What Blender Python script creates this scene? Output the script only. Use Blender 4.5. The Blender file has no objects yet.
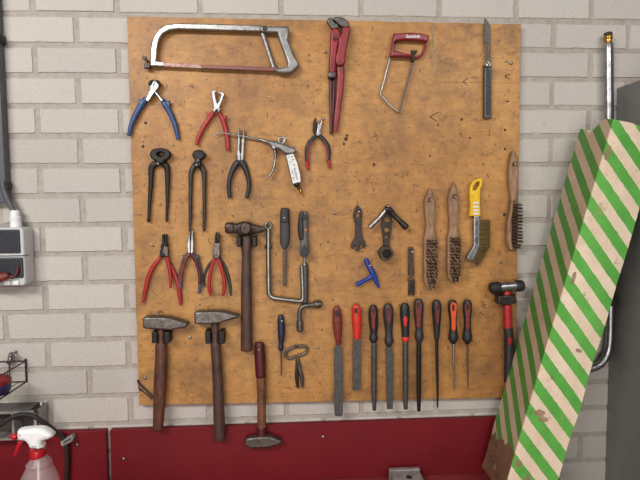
import bpy, math, random
from mathutils import Vector, Matrix, Euler
random.seed(7)
scn = bpy.context.scene
COL = scn.collection

# ------------------------------------------------------------------ survey
# Camera pose measured from the 224 x 82 mm brick courses of the wall.
FPX = 500.0
CAM_R = Euler((math.pi/2 - .0663, .0078, -.0594), 'XYZ').to_matrix()
CAM_P = Vector((.5787, -1.4371, -.5288))
ZO = 0.0
def W(px, py, d):
    """measure: photo pixel -> point on the plane d metres in front of the wall"""
    v = CAM_R @ Vector(((px-320)/FPX, (240-py)/FPX, -1))
    t = (-d-CAM_P.y)/v.y
    return CAM_P + v*t
ZO = .90 - W(450, 474.5, .02).z
CAM_P = CAM_P + Vector((0, 0, ZO))
BENCH = .90
BF = .022                                   # front of the plywood board
def mpp(d): return (CAM_P.y*-1 - d)/FPX     # metres per pixel at depth d

class Fr:                                   # measuring frame (a zoomed detail of the photo)
    def __init__(s, x0, y0, k): s.x0, s.y0, s.k = x0, y0, k
    def __call__(s, x, y): return (s.x0+x/s.k, s.y0+y/s.k)
PX = Fr(0, 0, 1)

# ------------------------------------------------------------------ materials
def lin(c):
    return tuple(((v/255)/12.92 if v/255 <= .04045 else ((v/255+.055)/1.055)**2.4) for v in c)+(1,)
def new_mat(name):
    m = bpy.data.materials.new(name); m.use_nodes = True
    nt = m.node_tree; b = nt.nodes['Principled BSDF']
    return m, nt, b
def noise(nt, scale, detail=4, rough=.6, vec=None):
    n = nt.nodes.new('ShaderNodeTexNoise'); n.inputs['Scale'].default_value = scale
    n.inputs['Detail'].default_value = detail; n.inputs['Roughness'].default_value = rough
    if vec is not None: nt.links.new(vec, n.inputs['Vector'])
    return n.outputs['Fac']
def ramp(nt, fac, stops):
    r = nt.nodes.new('ShaderNodeValToRGB'); e = r.color_ramp.elements
    while len(e) < len(stops): e.new(.5)
    for q, (p, c) in zip(e, stops): q.position = p; q.color = c
    nt.links.new(fac, r.inputs['Fac']); return r.outputs['Color']
def mix(nt, fac, a, b, mode='MIX'):
    m = nt.nodes.new('ShaderNodeMix'); m.data_type = 'RGBA'; m.blend_type = mode
    for s, v in ((m.inputs['Factor'], fac), (m.inputs[6], a), (m.inputs[7], b)):
        if isinstance(v, (int, float)): s.default_value = v
        elif isinstance(v, tuple): s.default_value = v
        else: nt.links.new(v, s)
    return m.outputs[2]
def math_(nt, op, a, b=None, c=None):
    m = nt.nodes.new('ShaderNodeMath'); m.operation = op
    for s, v in zip(m.inputs, (a, b, c)):
        if v is None: continue
        if isinstance(v, (int, float)): s.default_value = v
        else: nt.links.new(v, s)
    return m.outputs[0]
def objco(nt, scale=(1, 1, 1), rot=(0, 0, 0)):
    t = nt.nodes.new('ShaderNodeTexCoord'); m = nt.nodes.new('ShaderNodeMapping')
    m.inputs['Scale'].default_value = scale; m.inputs['Rotation'].default_value = rot
    nt.links.new(t.outputs['Object'], m.inputs['Vector']); return m.outputs['Vector']
def bump(nt, b, h, strength=.3, dist=.002):
    n = nt.nodes.new('ShaderNodeBump'); n.inputs['Strength'].default_value = strength
    n.inputs['Distance'].default_value = dist
    nt.links.new(h, n.inputs['Height']); nt.links.new(n.outputs['Normal'], b.inputs['Normal'])
def dark(c, k): return (c[0]*k, c[1]*k, c[2]*k, 1)
def mat(name, rgb, rough=.5, metal=0., var=.35, scale=90, second=None, bmp=.15, stretch=(1, 1, 1)):
    """worn surface: base colour, a second tone in noisy patches, small bumps"""
    m, nt, b = new_mat(name); c = lin(rgb)
    v = objco(nt, stretch)
    n = noise(nt, scale, 5, .65, v)
    c2 = lin(second) if second else dark(c, 1-var)
    col = ramp(nt, n, [(.38, c), (.68, c2)])
    nt.links.new(col, b.inputs['Base Color'])
    r = math_(nt, 'MULTIPLY_ADD', noise(nt, scale*2.3, 3, .6, v), .3, max(.03, rough-.15))
    nt.links.new(r, b.inputs['Roughness'])
    b.inputs['Metallic'].default_value = metal
    if bmp: bump(nt, b, n, bmp, .001)
    return m

M = {}
M['chrome'] = mat('chrome', (180, 180, 183), .36, 1, .5, 45, bmp=.05)
M['steel'] = mat('steel', (160, 158, 155), .38, 1, .45, 80, bmp=.08)
M['file_steel'] = mat('file_steel', (98, 97, 97), .5, .7, .4, 220, second=(64, 63, 63), bmp=.4)
M['dark_steel'] = mat('dark_steel', (66, 60, 57), .42, .6, .45, 110, second=(42, 35, 31), bmp=.25)
M['black_steel'] = mat('black_steel', (38, 35, 34), .45, .5, .4, 110, bmp=.2)
M['rusty_steel'] = mat('rusty_steel', (84, 72, 65), .48, .6, .4, 90, second=(56, 42, 34), bmp=.3)
M['hammer_steel'] = mat('hammer_steel', (112, 106, 102), .42, .8, .4, 70, second=(78, 72, 68), bmp=.25)
M['cast_alu'] = mat('cast_alu', (150, 148, 146), .42, .7, .4, 90, bmp=.25)
M['blade_red'] = mat('blade_red', (132, 66, 62), .45, .45, .4, 90, second=(96, 80, 76), bmp=.15)
M['blade_worn'] = mat('blade_worn', (142, 122, 114), .42, .55, .4, 120, second=(110, 60, 55), bmp=.15)
M['red_paint'] = mat('red_paint', (152, 34, 42), .42, 0, .35, 60, second=(96, 22, 30))
M['maroon_paint'] = mat('maroon_paint', (134, 24, 44), .38, 0, .3, 80)
M['red_grip'] = mat('red_grip', (168, 30, 32), .42, 0, .35, 80)
M['bright_red'] = mat('bright_red', (208, 50, 36), .42, 0, .3, 80)
M['orange'] = mat('orange', (226, 84, 34), .42, 0, .25, 80)
M['worn_red'] = mat('worn_red', (132, 48, 38), .5, 0, .4, 90, second=(84, 32, 28))
M['dark_red'] = mat('dark_red', (80, 20, 24), .42, 0, .45, 90)
M['blue_grip'] = mat('blue_grip', (42, 72, 122), .42, 0, .4, 70)
M['blue_paint'] = mat('blue_paint', (28, 56, 148), .38, 0, .35, 70)
M['navy'] = mat('navy', (32, 34, 58), .45, 0, .3, 70)
M['slate_grip'] = mat('slate_grip', (78, 76, 92), .5, 0, .35, 80)
M['black_grip'] = mat('black_grip', (36, 34, 35), .5, 0, .35, 80)
M['charcoal'] = mat('charcoal', (50, 48, 50), .5, 0, .3, 80)
M['grey_grip'] = mat('grey_grip', (100, 98, 98), .55, 0, .3, 80)
M['rubber'] = mat('rubber', (32, 30, 30), .6, 0, .3, 80)
M['yellow'] = mat('yellow', (232, 186, 26), .42, 0, .25, 70)
M['white_plastic'] = mat('white_plastic', (232, 232, 232), .35, 0, .08, 30, bmp=.02)
M['spray_red'] = mat('spray_red', (176, 20, 34), .35, 0, .15, 30, bmp=.02)
M['label_white'] = mat('label_white', (226, 226, 224), .5, 0, .2, 120)
M['print_black'] = mat('print_black', (40, 38, 40), .6, 0, .2, 120)
M['brass'] = mat('brass', (196, 150, 70), .3, 1, .4, 90)
M['socket_grey'] = mat('socket_grey', (196, 196, 196), .45, 0, .1, 40, bmp=.03)
M['socket_dark'] = mat('socket_dark', (52, 52, 58), .35, 0, .2, 40, bmp=.03)
M['conduit'] = mat('conduit', (84, 84, 90), .5, 0, .25, 60)
M['cabinet_grey'] = mat('cabinet_grey', (128, 127, 124), .45, .1, .12, 12, bmp=.03)
M['black_wire'] = mat('black_wire', (36, 34, 34), .5, .2, .3, 80)
M['rack_metal'] = mat('rack_metal', (158, 156, 152), .5, .2, .3, 40, second=(126, 118, 110))
M['rack_lid'] = mat('rack_lid', (108, 106, 106), .45, .3, .25, 40)
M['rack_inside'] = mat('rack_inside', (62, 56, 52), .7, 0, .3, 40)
M['bristle_wire'] = mat('bristle_wire', (92, 76, 68), .42, .5, .35, 300)
M['bristle_brass'] = mat('bristle_brass', (128, 104, 62), .5, .35, .45, 500, second=(84, 66, 38), bmp=.8, stretch=(3, 3, 1))
M['bench_red'] = mat('bench_red', (150, 62, 62), .35, 0, .2, 30, bmp=.05)
M['floor'] = mat('floor', (120, 116, 110), .6, 0, .2, 6)
M['tub_wall'] = mat('tub_wall', (44, 44, 82), .45, 0, .2, 40)

def wood(name, a, b_, c, rough=.55, ax=(9, 40, 2.2)):
    m, nt, b = new_mat(name)
    v = objco(nt, ax)
    n = noise(nt, 14, 6, .65, v)
    v2 = objco(nt)
    st = noise(nt, 18, 4, .6, v2)
    col = ramp(nt, n, [(.3, lin(a)), (.52, lin(b_)), (.75, lin(c))])
    col = mix(nt, ramp(nt, st, [(.5, (0, 0, 0, 1)), (.72, (1, 1, 1, 1))]), col, lin(c))
    nt.links.new(col, b.inputs['Base Color'])
    b.inputs['Roughness'].default_value = rough
    bump(nt, b, n, .3, .001)
    return m
M['wood_dark'] = wood('wood_dark', (92, 58, 48), (70, 45, 38), (46, 31, 28), .5)
M['wood_brown'] = wood('wood_brown', (112, 66, 42), (80, 46, 33), (50, 31, 27), .5)
M['wood_worn'] = wood('wood_worn', (134, 88, 52), (100, 62, 40), (62, 38, 30), .5)
M['wood_pale'] = wood('wood_pale', (166, 130, 100), (142, 108, 80), (104, 76, 56), .6)

def board_mat():
    m, nt, b = new_mat('plywood')
    v = objco(nt)
    base = ramp(nt, noise(nt, 3.2, 5, .6, objco(nt, (1, 1, .55))), [(.3, lin((204, 152, 86))), (.5, lin((187, 134, 71))), (.72, lin((162, 110, 56)))])
    grain = noise(nt, 30, 6, .7, objco(nt, (.8, 1, 5)))
    base = mix(nt, .5, base, ramp(nt, grain, [(.3, (1, 1, 1, 1)), (.72, (.55, .50, .44, 1))]), 'MULTIPLY')
    stain = ramp(nt, noise(nt, 7, 7, .72, v), [(.49, (0, 0, 0, 1)), (.72, (.85, .85, .85, 1))])
    base = mix(nt, stain, base, lin((120, 86, 54)))
    smear = ramp(nt, noise(nt, 22, 5, .7, objco(nt, (1, 1, 2.5), (0, .5, 0))), [(.57, (0, 0, 0, 1)), (.70, (.75, .75, .75, 1))])
    base = mix(nt, smear, base, lin((112, 76, 48)))
    speck = ramp(nt, noise(nt, 95, 3, .6, objco(nt, (1, 1, .55), (0, .45, 0))), [(.625, (0, 0, 0, 1)), (.69, (.8, .8, .8, 1))])
    mott = noise(nt, 34, 6, .72, v)
    base = mix(nt, .75, base, ramp(nt, mott, [(.32, (1.12, 1.12, 1.08, 1)), (.70, (.66, .62, .58, 1))]), 'MULTIPLY')
    base = mix(nt, speck, base, lin((84, 56, 38)))
    pale = ramp(nt, noise(nt, 60, 4, .6, objco(nt, (.35, 1, 1.6))), [(.67, (0, 0, 0, 1)), (.76, (.35, .35, .35, 1))])
    base = mix(nt, pale, base, lin((222, 188, 136)))
    nt.links.new(base, b.inputs['Base Color'])
    b.inputs['Roughness'].default_value = .5
    bump(nt, b, grain, .12, .001)
    return m
M['board'] = board_mat()
M['board_mark'] = mat('board_mark', (66, 46, 36), .7, 0, .3, 200)
M['board_line'] = mat('board_line', (128, 92, 56), .7, 0, .3, 60)
M['board_scuff'] = mat('board_scuff', (156, 132, 96), .7, 0, .3, 60)

def brick_mats():
    m, nt, b = new_mat('sand_lime_brick')
    v = objco(nt)
    big = ramp(nt, noise(nt, 2.0, 3, .5, v), [(.3, lin((198, 191, 184))), (.7, lin((186, 179, 173)))])
    at = nt.nodes.new('ShaderNodeAttribute'); at.attribute_name = 'tone'
    big = mix(nt, .5, big, ramp(nt, at.outputs['Fac'], [(0, lin((186, 179, 173))), (1, lin((204, 198, 191)))]))
    fine = noise(nt, 160, 5, .7, v)
    col = mix(nt, .5, big, ramp(nt, fine, [(.3, (1, 1, 1, 1)), (.72, (.62, .61, .60, 1))]), 'MULTIPLY')
    dirt = ramp(nt, noise(nt, 9, 6, .7, v), [(.58, (0, 0, 0, 1)), (.78, (.6, .6, .6, 1))])
    col = mix(nt, dirt, col, lin((166, 157, 149)))
    pit = ramp(nt, noise(nt, 52, 2, .5, v), [(.76, (0, 0, 0, 1)), (.79, (.8, .8, .8, 1))])
    col = mix(nt, pit, col, lin((118, 108, 100)))
    nt.links.new(col, b.inputs['Base Color']); b.inputs['Roughness'].default_value = .8
    bump(nt, b, noise(nt, 70, 6, .7, v), .5, .003)
    M['brick'] = m
    m, nt, b = new_mat('mortar')
    v = objco(nt)
    col = ramp(nt, noise(nt, 45, 6, .7, v), [(.3, lin((178, 170, 161))), (.7, lin((152, 143, 134)))])
    nt.links.new(col, b.inputs['Base Color']); b.inputs['Roughness'].default_value = .9
    bump(nt, b, noise(nt, 90, 5, .7, v), .6, .003)
    M['mortar'] = m
brick_mats()

def panel_mat():
    m, nt, b = new_mat('red_laminate')
    v = objco(nt)
    col = ramp(nt, noise(nt, 5, 5, .6, v), [(.3, lin((116, 21, 30))), (.7, lin((100, 17, 25)))])
    sp = ramp(nt, noise(nt, 42, 2, .5, v), [(.78, (0, 0, 0, 1)), (.8, (.7, .7, .7, 1))])
    col = mix(nt, sp, col, lin((86, 20, 26)))
    nt.links.new(col, b.inputs['Base Color']); b.inputs['Roughness'].default_value = .5; b.inputs['Specular IOR Level'].default_value = .25
    return m
M['panel'] = panel_mat()

STRIPE = .0703                              # pitch of the printed stripes along the carton
TORN = [(.035, .235, .018, .010), (.050, .222, .016, .008), (.020, .09, .012, .01), (.055, .05, .012, .02), (.02, .60, .006, .02), (.09, .42, .010, .006), (.012, .93, .008, .02)]
def stripe_mat():
    m, nt, b = new_mat('striped_cardboard')
    t = nt.nodes.new('ShaderNodeTexCoord'); s = nt.nodes.new('ShaderNodeSeparateXYZ')
    nt.links.new(t.outputs['Object'], s.inputs[0])
    x, y, z = s.outputs
    wob = math_(nt, 'MULTIPLY', math_(nt, 'SUBTRACT', noise(nt, 14, 3, .5), .5), .006)
    slant = math_(nt, 'SUBTRACT', math_(nt, 'MULTIPLY', x, .78), math_(nt, 'MULTIPLY', y, .95))
    ph = math_(nt, 'ADD', math_(nt, 'ADD', slant, z), wob)
    off = math_(nt, 'ADD', math_(nt, 'DIVIDE', ph, STRIPE), 40.0); off.node.name = 'stripe_offset'
    ph = math_(nt, 'FRACT', off)
    g = math_(nt, 'LESS_THAN', ph, .5)
    v = objco(nt)
    cream = ramp(nt, noise(nt, 12, 6, .65, v), [(.35, lin((234, 214, 190))), (.7, lin((214, 190, 162)))])
    green = ramp(nt, noise(nt, 9, 5, .65, v), [(.35, lin((100, 176, 76))), (.7, lin((80, 154, 60)))])
    col = mix(nt, g, cream, green)
    # the print stops short of the bottom of the narrow side: bare brown card
    bare = math_(nt, 'MULTIPLY', math_(nt, 'LESS_THAN', x, .002),
                 math_(nt, 'LESS_THAN', math_(nt, 'ADD', z, math_(nt, 'MULTIPLY', noise(nt, 16, 4, .6, v), .11)), .165))
    brown = ramp(nt, noise(nt, 16, 6, .7, v), [(.35, lin((158, 124, 98))), (.7, lin((112, 86, 66)))])
    col = mix(nt, bare, col, brown)
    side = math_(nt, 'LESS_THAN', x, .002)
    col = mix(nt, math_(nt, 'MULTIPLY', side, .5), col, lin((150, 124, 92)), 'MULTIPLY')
    scuff = ramp(nt, noise(nt, 11, 8, .75, v), [(.60, (0, 0, 0, 1)), (.68, (.85, .85, .85, 1))])
    col = mix(nt, scuff, col, lin((172, 142, 112)))
    dirt = ramp(nt, noise(nt, 38, 5, .7, v), [(.61, (0, 0, 0, 1)), (.70, (.7, .7, .7, 1))])
    col = mix(nt, dirt, col, lin((104, 84, 62)))
    # torn and rubbed spots in the card
    rag = math_(nt, 'MULTIPLY', math_(nt, 'SUBTRACT', noise(nt, 45, 5, .7, v), .5), .07)
    for (qx, qz, rx, rz) in TORN:
        dx = math_(nt, 'DIVIDE', math_(nt, 'SUBTRACT', x, qx), rx); dz = math_(nt, 'DIVIDE', math_(nt, 'SUBTRACT', z, qz), rz)
        d = math_(nt, 'ADD', math_(nt, 'MULTIPLY', dx, dx), math_(nt, 'MULTIPLY', dz, dz))
        hit = math_(nt, 'LESS_THAN', math_(nt, 'ADD', d, math_(nt, 'MULTIPLY', rag, 40.0)), .8)
        hit = math_(nt, 'MULTIPLY', hit, math_(nt, 'LESS_THAN', y, .01))
        col = mix(nt, math_(nt, 'MULTIPLY', hit, .85), col, brown)
    nt.links.new(col, b.inputs['Base Color']); b.inputs['Roughness'].default_value = .55
    bump(nt, b, noise(nt, 13, 5, .6, v), .6, .006)
    return m
M['stripe'] = stripe_mat()

def clear_mat():
    m, nt, b = new_mat('cloudy_clear_plastic')
    out = nt.nodes['Material Output']
    tr = nt.nodes.new('ShaderNodeBsdfTransparent'); tr.inputs[0].default_value = (.93, .9, .9, 1)
    b.inputs['Base Color'].default_value = lin((214, 200, 200)); b.inputs['Roughness'].default_value = .25
    ms = nt.nodes.new('ShaderNodeMixShader')
    ms.inputs[0].default_value = .36
    nt.links.new(math_(nt, 'MULTIPLY_ADD', noise(nt, 20, 4, .6, objco(nt)), .12, .20), ms.inputs[0])
    nt.links.new(tr.outputs[0], ms.inputs[1]); nt.links.new(b.outputs[0], ms.inputs[2])
    nt.links.new(ms.outputs[0], out.inputs[0])
    return m
M['clear'] = clear_mat()

# ------------------------------------------------------------------ geometry (world coordinates)
def catmull(pts, sub, closed=False):
    if sub <= 1: return [tuple(p) for p in pts]
    n = len(pts); out = []
    rng = range(n if closed else n-1)
    for i in rng:
        g = (lambda k: pts[k % n]) if closed else (lambda k: pts[max(0, min(n-1, k))])
        p0, p1, p2, p3 = g(i-1), g(i), g(i+1), g(i+2)
        for s in range(sub):
            t = s/sub
            out.append(tuple(.5*((2*b)+(-a+c)*t+(2*a-5*b+4*c-d)*t*t+(-a+3*b-3*c+d)*t**3)
                             for a, b, c, d in zip(p0, p1, p2, p3)))
    if not closed: out.append(tuple(pts[-1]))
    return out

def ring_geo(rings, close_ends=True):
    vs, fs = [], []; k = len(rings[0])
    for r in rings: vs += [tuple(p) for p in r]
    for i in range(len(rings)-1):
        for j in range(k):
            a, b = i*k+j, i*k+(j+1) % k
            fs.append((a, b, b+k, a+k))
    if close_ends:
        fs.append(tuple(range(k))[::-1]); n = (len(rings)-1)*k
        fs.append(tuple(range(n, n+k)))
    return vs, fs

def sweep(P, hw, hd, n=2.0, seg=16, cap=.35, up=Vector((0, -1, 0)), closed=False):
    """sweep a superellipse along world points P; hw half width, hd half depth (metres)"""
    rings = []; N = len(P)
    def ring(c, t, a, b_):
        s = t.cross(up)
        if s.length < 1e-6: s = Vector((1, 0, 0))
        s.normalize(); u = s.cross(t).normalized(); r = []
        for j in range(seg):
            th = 2*math.pi*j/seg+math.pi/seg; co, si = math.cos(th), math.sin(th)
            r.append(c + s*(a*math.copysign(abs(co)**(2/n), co)) + u*(b_*math.copysign(abs(si)**(2/n), si)))
        return r
    T = []
    for i in range(N):
        if closed: T.append((P[(i+1) % N]-P[i-1]).normalized())
        else: T.append((P[min(N-1, i+1)]-P[max(0, i-1)]).normalized())
    if closed:
        rings = [ring(P[i], T[i], hw[i], hd[i]) for i in range(N)]
        rings.append(rings[0])
        return ring_geo(rings, False)
    def caps(i, sgn):
        m = cap*min(hw[i], hd[i]); out = []
        for q in (0.0, .5, .85):
            k = math.sqrt(1-q*q)
            f = 1-(1-k)*min(1, cap*1.6)
            out.append(ring(P[i]+T[i]*sgn*m*q, T[i], hw[i]*f if q else hw[i], hd[i]*f if q else hd[i]))
        return out
    rings = caps(0, -1)[::-1] + [ring(P[i], T[i], hw[i], hd[i]) for i in range(1, N-1)] + caps(N-1, 1)
    return ring_geo(rings)

def loft(fr, pts, d=None, lift=0., hd=None, ratio=1., n=2., seg=16, sub=4, cap=.35, closed=False):
    q = []
    big = max(p[2] for p in pts)/fr.k*mpp(BF)*ratio if hd is None else hd
    base = (BF+.001+big) if d is None else d
    base += lift
    for p in pts:
        x, y = fr(p[0], p[1])
        q.append((x, y, p[2]/fr.k, p[3] if len(p) > 3 else base))
    q = catmull(q, sub, closed)
    P = [W(x, y, dd) for x, y, w, dd in q]
    hw = [max(1e-4, w)*mpp(dd) for x, y, w, dd in q]
    h = [(w*ratio if hd is None else min(hd, w*3)) for w in hw]
    return sweep(P, hw, h, n, seg, cap, closed=closed)

def prism(loops, d0, d1, bevel=.0012):
    """loops: list of world (X,Z) outlines, first is the outer; extruded from depth d0 to d1"""
    cu = bpy.data.curves.new('tmp', 'CURVE'); cu.dimensions = '2D'; cu.fill_mode = 'BOTH'
    t = abs(d1-d0); bevel = min(bevel, t*.45)
    cu.extrude = t/2-bevel; cu.bevel_depth = bevel; cu.bevel_resolution = 2; cu.offset = -bevel
    for lp in loops:
        s = cu.splines.new('POLY'); s.points.add(len(lp)-1); s.use_cyclic_u = True
        for pt, (x, z) in zip(s.points, lp): pt.co = (x, z, 0, 1)
    ob = bpy.data.objects.new('tmp', cu); COL.objects.link(ob)
    dg = bpy.context.evaluated_depsgraph_get()
    me = bpy.data.meshes.new_from_object(ob.evaluated_get(dg))
    mid = (d0+d1)/2
    vs = [(v.co.x, -mid-v.co.z, v.co.y) for v in me.vertices]
    fs = [tuple(p.vertices) for p in me.polygons]
    bpy.data.objects.remove(ob); bpy.data.curves.remove(cu); bpy.data.meshes.remove(me)
    return vs, fs

def plate(fr, outline, t=.006, lift=0., holes=(), sub=1, bevel=.0012, d0=None, hsub=1):
    a = (BF+.001+lift) if d0 is None else d0
    b = a+t
    def conv(lp, s):
        lp = catmull(lp, s, True) if s > 1 else lp
        r = []
        for x, y in lp:
            p = W(*fr(x, y), b); r.append((p.x, p.z))
        return r
    return prism([conv(outline, sub)]+[conv(h, hsub) for h in holes], a, b, bevel)

def oval(cx, cy, rx, ry=None, n=16, rot=0):
    ry = ry or rx; c, s = math.cos(rot), math.sin(rot)
    return [(cx+rx*math.cos(a)*c-ry*math.sin(a)*s, cy+rx*math.cos(a)*s+ry*math.sin(a)*c)
            for a in [2*math.pi*i/n for i in range(n)]]

def box(x0, x1, d0, d1, z0, z1):
    vs = [(x, -d, z) for x in (x0, x1) for d in (d0, d1) for z in (z0, z1)]
    fs = [(0, 1, 3, 2), (4, 6, 7, 5), (0, 4, 5, 1), (2, 3, 7, 6), (0, 2, 6, 4), (1, 5, 7, 3)]
    return vs, fs
def rbox(x0, x1, d0, d1, z0, z1, r=.003, bevel=None):
    n = 5; lp = []
    for cx, cz, a0 in ((x1-r, z1-r, 0), (x0+r, z1-r, 90), (x0+r, z0+r, 180), (x1-r, z0+r, 270)):
        for i in range(n):
            a = math.radians(a0+90*i/(n-1)); lp.append((cx+r*math.cos(a), cz+r*math.sin(a)))
    return prism([lp], d0, d1, bevel or r*.7)
def join(*gs):
    vs, fs = [], []
    for v, f in gs:
        k = len(vs); vs += list(v); fs += [tuple(i+k for i in q) for q in f]
    return vs, fs

# ------------------------------------------------------------------ objects
def tag(o, label=None, cat=None, group=None, kind=None):
    if label: o['label'] = label
    if cat: o['category'] = cat
    if group: o['group'] = group
    if kind: o['kind'] = kind
    return o
def link_mesh(name, geo, mats, origin):
    vs, fs = geo
    me = bpy.data.meshes.new(name)
    me.from_pydata([(v[0]-origin.x, v[1]-origin.y, v[2]-origin.z) for v in vs], [], fs)
    import bmesh
    bm = bmesh.new(); bm.from_mesh(me)
    bmesh.ops.recalc_face_normals(bm, faces=bm.faces); bm.to_mesh(me); bm.free()
    me.shade_smooth(); me.set_sharp_from_angle(angle=math.radians(38))
    for m in (mats if isinstance(mats, (list, tuple)) else [mats]): me.materials.append(M[m])
    o = bpy.data.objects.new(name, me); COL.objects.link(o)
    return o
ORIG = {}
def thing(name, label, cat, at, group=None):
    o = bpy.data.objects.new(name, None); COL.objects.link(o)
    o.empty_display_size = .02; o.location = at
    ORIG[o.name] = Vector(at)
    return tag(o, label, cat, group)
def on_board(name, label, cat, px, py, group=None):
    return thing(name, label, cat, W(px, py, BF), group)
def part(name, geo, m, parent, label=None, kind=None):
    og = ORIG[parent.name]
    o = link_mesh(name, geo, m, og); o.parent = parent
    ORIG[o.name] = og
    if parent.type == 'MESH': o.location = (0, 0, 0)
    return tag(o, label, None, None, kind)
def solo(name, geo, m, label, cat, at, group=None):
    o = link_mesh(name, geo, m, Vector(at)); o.location = at; ORIG[o.name] = Vector(at)
    return tag(o, label, cat, group)
def struct(name, geo, m):
    o = link_mesh(name, geo, m, Vector((0, 0, 0))); o['kind'] = 'structure'; ORIG[o.name] = Vector((0, 0, 0)); return o

# ================================================================== SETTING
def build_wall():
    x0, x1 = -1.2, 2.9; z0, z1 = 0.0, 2.85
    vs, fs = box(x0, x1, -.10, -.0035, z0, z1); tones = [0.5]*len(vs); mi = [0]*len(fs)
    kk = int((z1-ZO)/.082)+1; k = -kk
    rnd = random.Random(3)
    while True:
        zt = ZO - k*.082; zb = zt-.082
        if zb < z0: break
        if zt <= z1:
            off = 0 if k % 2 == 0 else .112
            i = math.floor((x0-off)/.224)
            while off+i*.224 < x1:
                a = max(x0, off+i*.224)+.0062+rnd.uniform(-.0012, .0012); b = min(x1, off+(i+1)*.224)-.0062+rnd.uniform(-.0012, .0012)
                i += 1
                if b-a < .02: continue
                c = zb+.0062+rnd.uniform(-.001, .001); e = zt-.0062+rnd.uniform(-.001, .001)
                t = rnd.random(); w = .0022; o = rnd.uniform(-.0006, .0006); n = len(vs)
                nx, nz = 14, 5
                # brick face with slightly ragged arrises
                for r_, (ins, dd) in enumerate(((0, -.004), (w, o))):
                    per = []
                    for q in range(nx): per.append((a+ins+(b-a-2*ins)*q/nx, c+ins))
                    for q in range(nz): per.append((b-ins, c+ins+(e-c-2*ins)*q/nz))
                    for q in range(nx): per.append((b-ins-(b-a-2*ins)*q/nx, e-ins))
                    for q in range(nz): per.append((a+ins, e-ins-(e-c-2*ins)*q/nz))
                    for (x, z) in per:
                        j = rnd.uniform(-.0009, .0009) if rnd.random() > .06 else rnd.uniform(-.001, .003)*(1 if r_ else .3)
                        sx = 1 if x < (a+b)/2 else -1; sz = 1 if z < (c+e)/2 else -1
                        vs.append((x+j*sx, -dd, z+j*sz)); tones.append(t)
                L = 2*(nx+nz)
                for q in range(L):
                    fs.append((n+q, n+(q+1) % L, n+L+(q+1) % L, n+L+q)); mi.append(1)
                fs.append(tuple(range(n+L, n+2*L))); mi.append(1)
        k += 1
    me = bpy.data.meshes.new('wall_back'); me.from_pydata(vs, [], fs)
    me.materials.append(M['mortar']); me.materials.append(M['brick'])
    me.polygons.foreach_set('material_index', mi)
    at = me.attributes.new('tone', 'FLOAT', 'POINT'); at.data.foreach_set('value', tones)
    import bmesh
    bm = bmesh.new(); bm.from_mesh(me); bmesh.ops.recalc_face_normals(bm, faces=bm.faces); bm.to_mesh(me); bm.free()
    o = bpy.data.objects.new('wall_back', me); COL.objects.link(o); o['kind'] = 'structure'
build_wall()
struct('floor', box(-1.2, 2.9, 0, 3.2, -.05, 0), 'floor')

# workbench below the board
xb0, xb1 = -1.1, W(549, 450, 0).x
bench = thing('workbench', 'red-topped workbench along the bottom edge, under the red upstands', 'workbench', Vector((.5, -.35, 0)))
part('worktop', rbox(xb0, xb1, .0015, .70, BENCH-.04, BENCH, .004), 'bench_red', bench)
for lx in (xb0+.06, xb1-.12):
    for ld in (.05, .60):
        part('leg', rbox(lx, lx+.06, ld, ld+.06, 0, BENCH-.04, .004), 'cabinet_grey', bench)

def upstand(name, label, xa, xb, ztop, screws):
    t = thing(name, label, 'panel', Vector(((xa+xb)/2, 0, BENCH)), 'red upstand panels behind the bench')
    part('board', rbox(xa, xb, .0015, .019, BENCH, ztop, .0015, .0012), 'panel', t)
    for (px, py) in screws:
        c = W(px, py, .02)
        P = [Vector((c.x, -.018, c.z)), Vector((c.x, -.0205, c.z))]
        part('screw', sweep(P, [.0052]*2, [.0052]*2, up=Vector((0, 0, 1)), seg=14), 'steel', t, 'small steel screw head')
ztop = W(300, 424, .019).z
upstand('upstand_panel', 'short dark red panel at the left, behind the spray bottle', xb0, W(106, 440, .019).x, ztop, [(77, 445)])
upstand('upstand_panel', 'long dark red panel under the tool board with hammer handles hanging over it', W(110, 440, .019).x, xb1, ztop, [(123.5, 459), (323, 437)])

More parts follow.
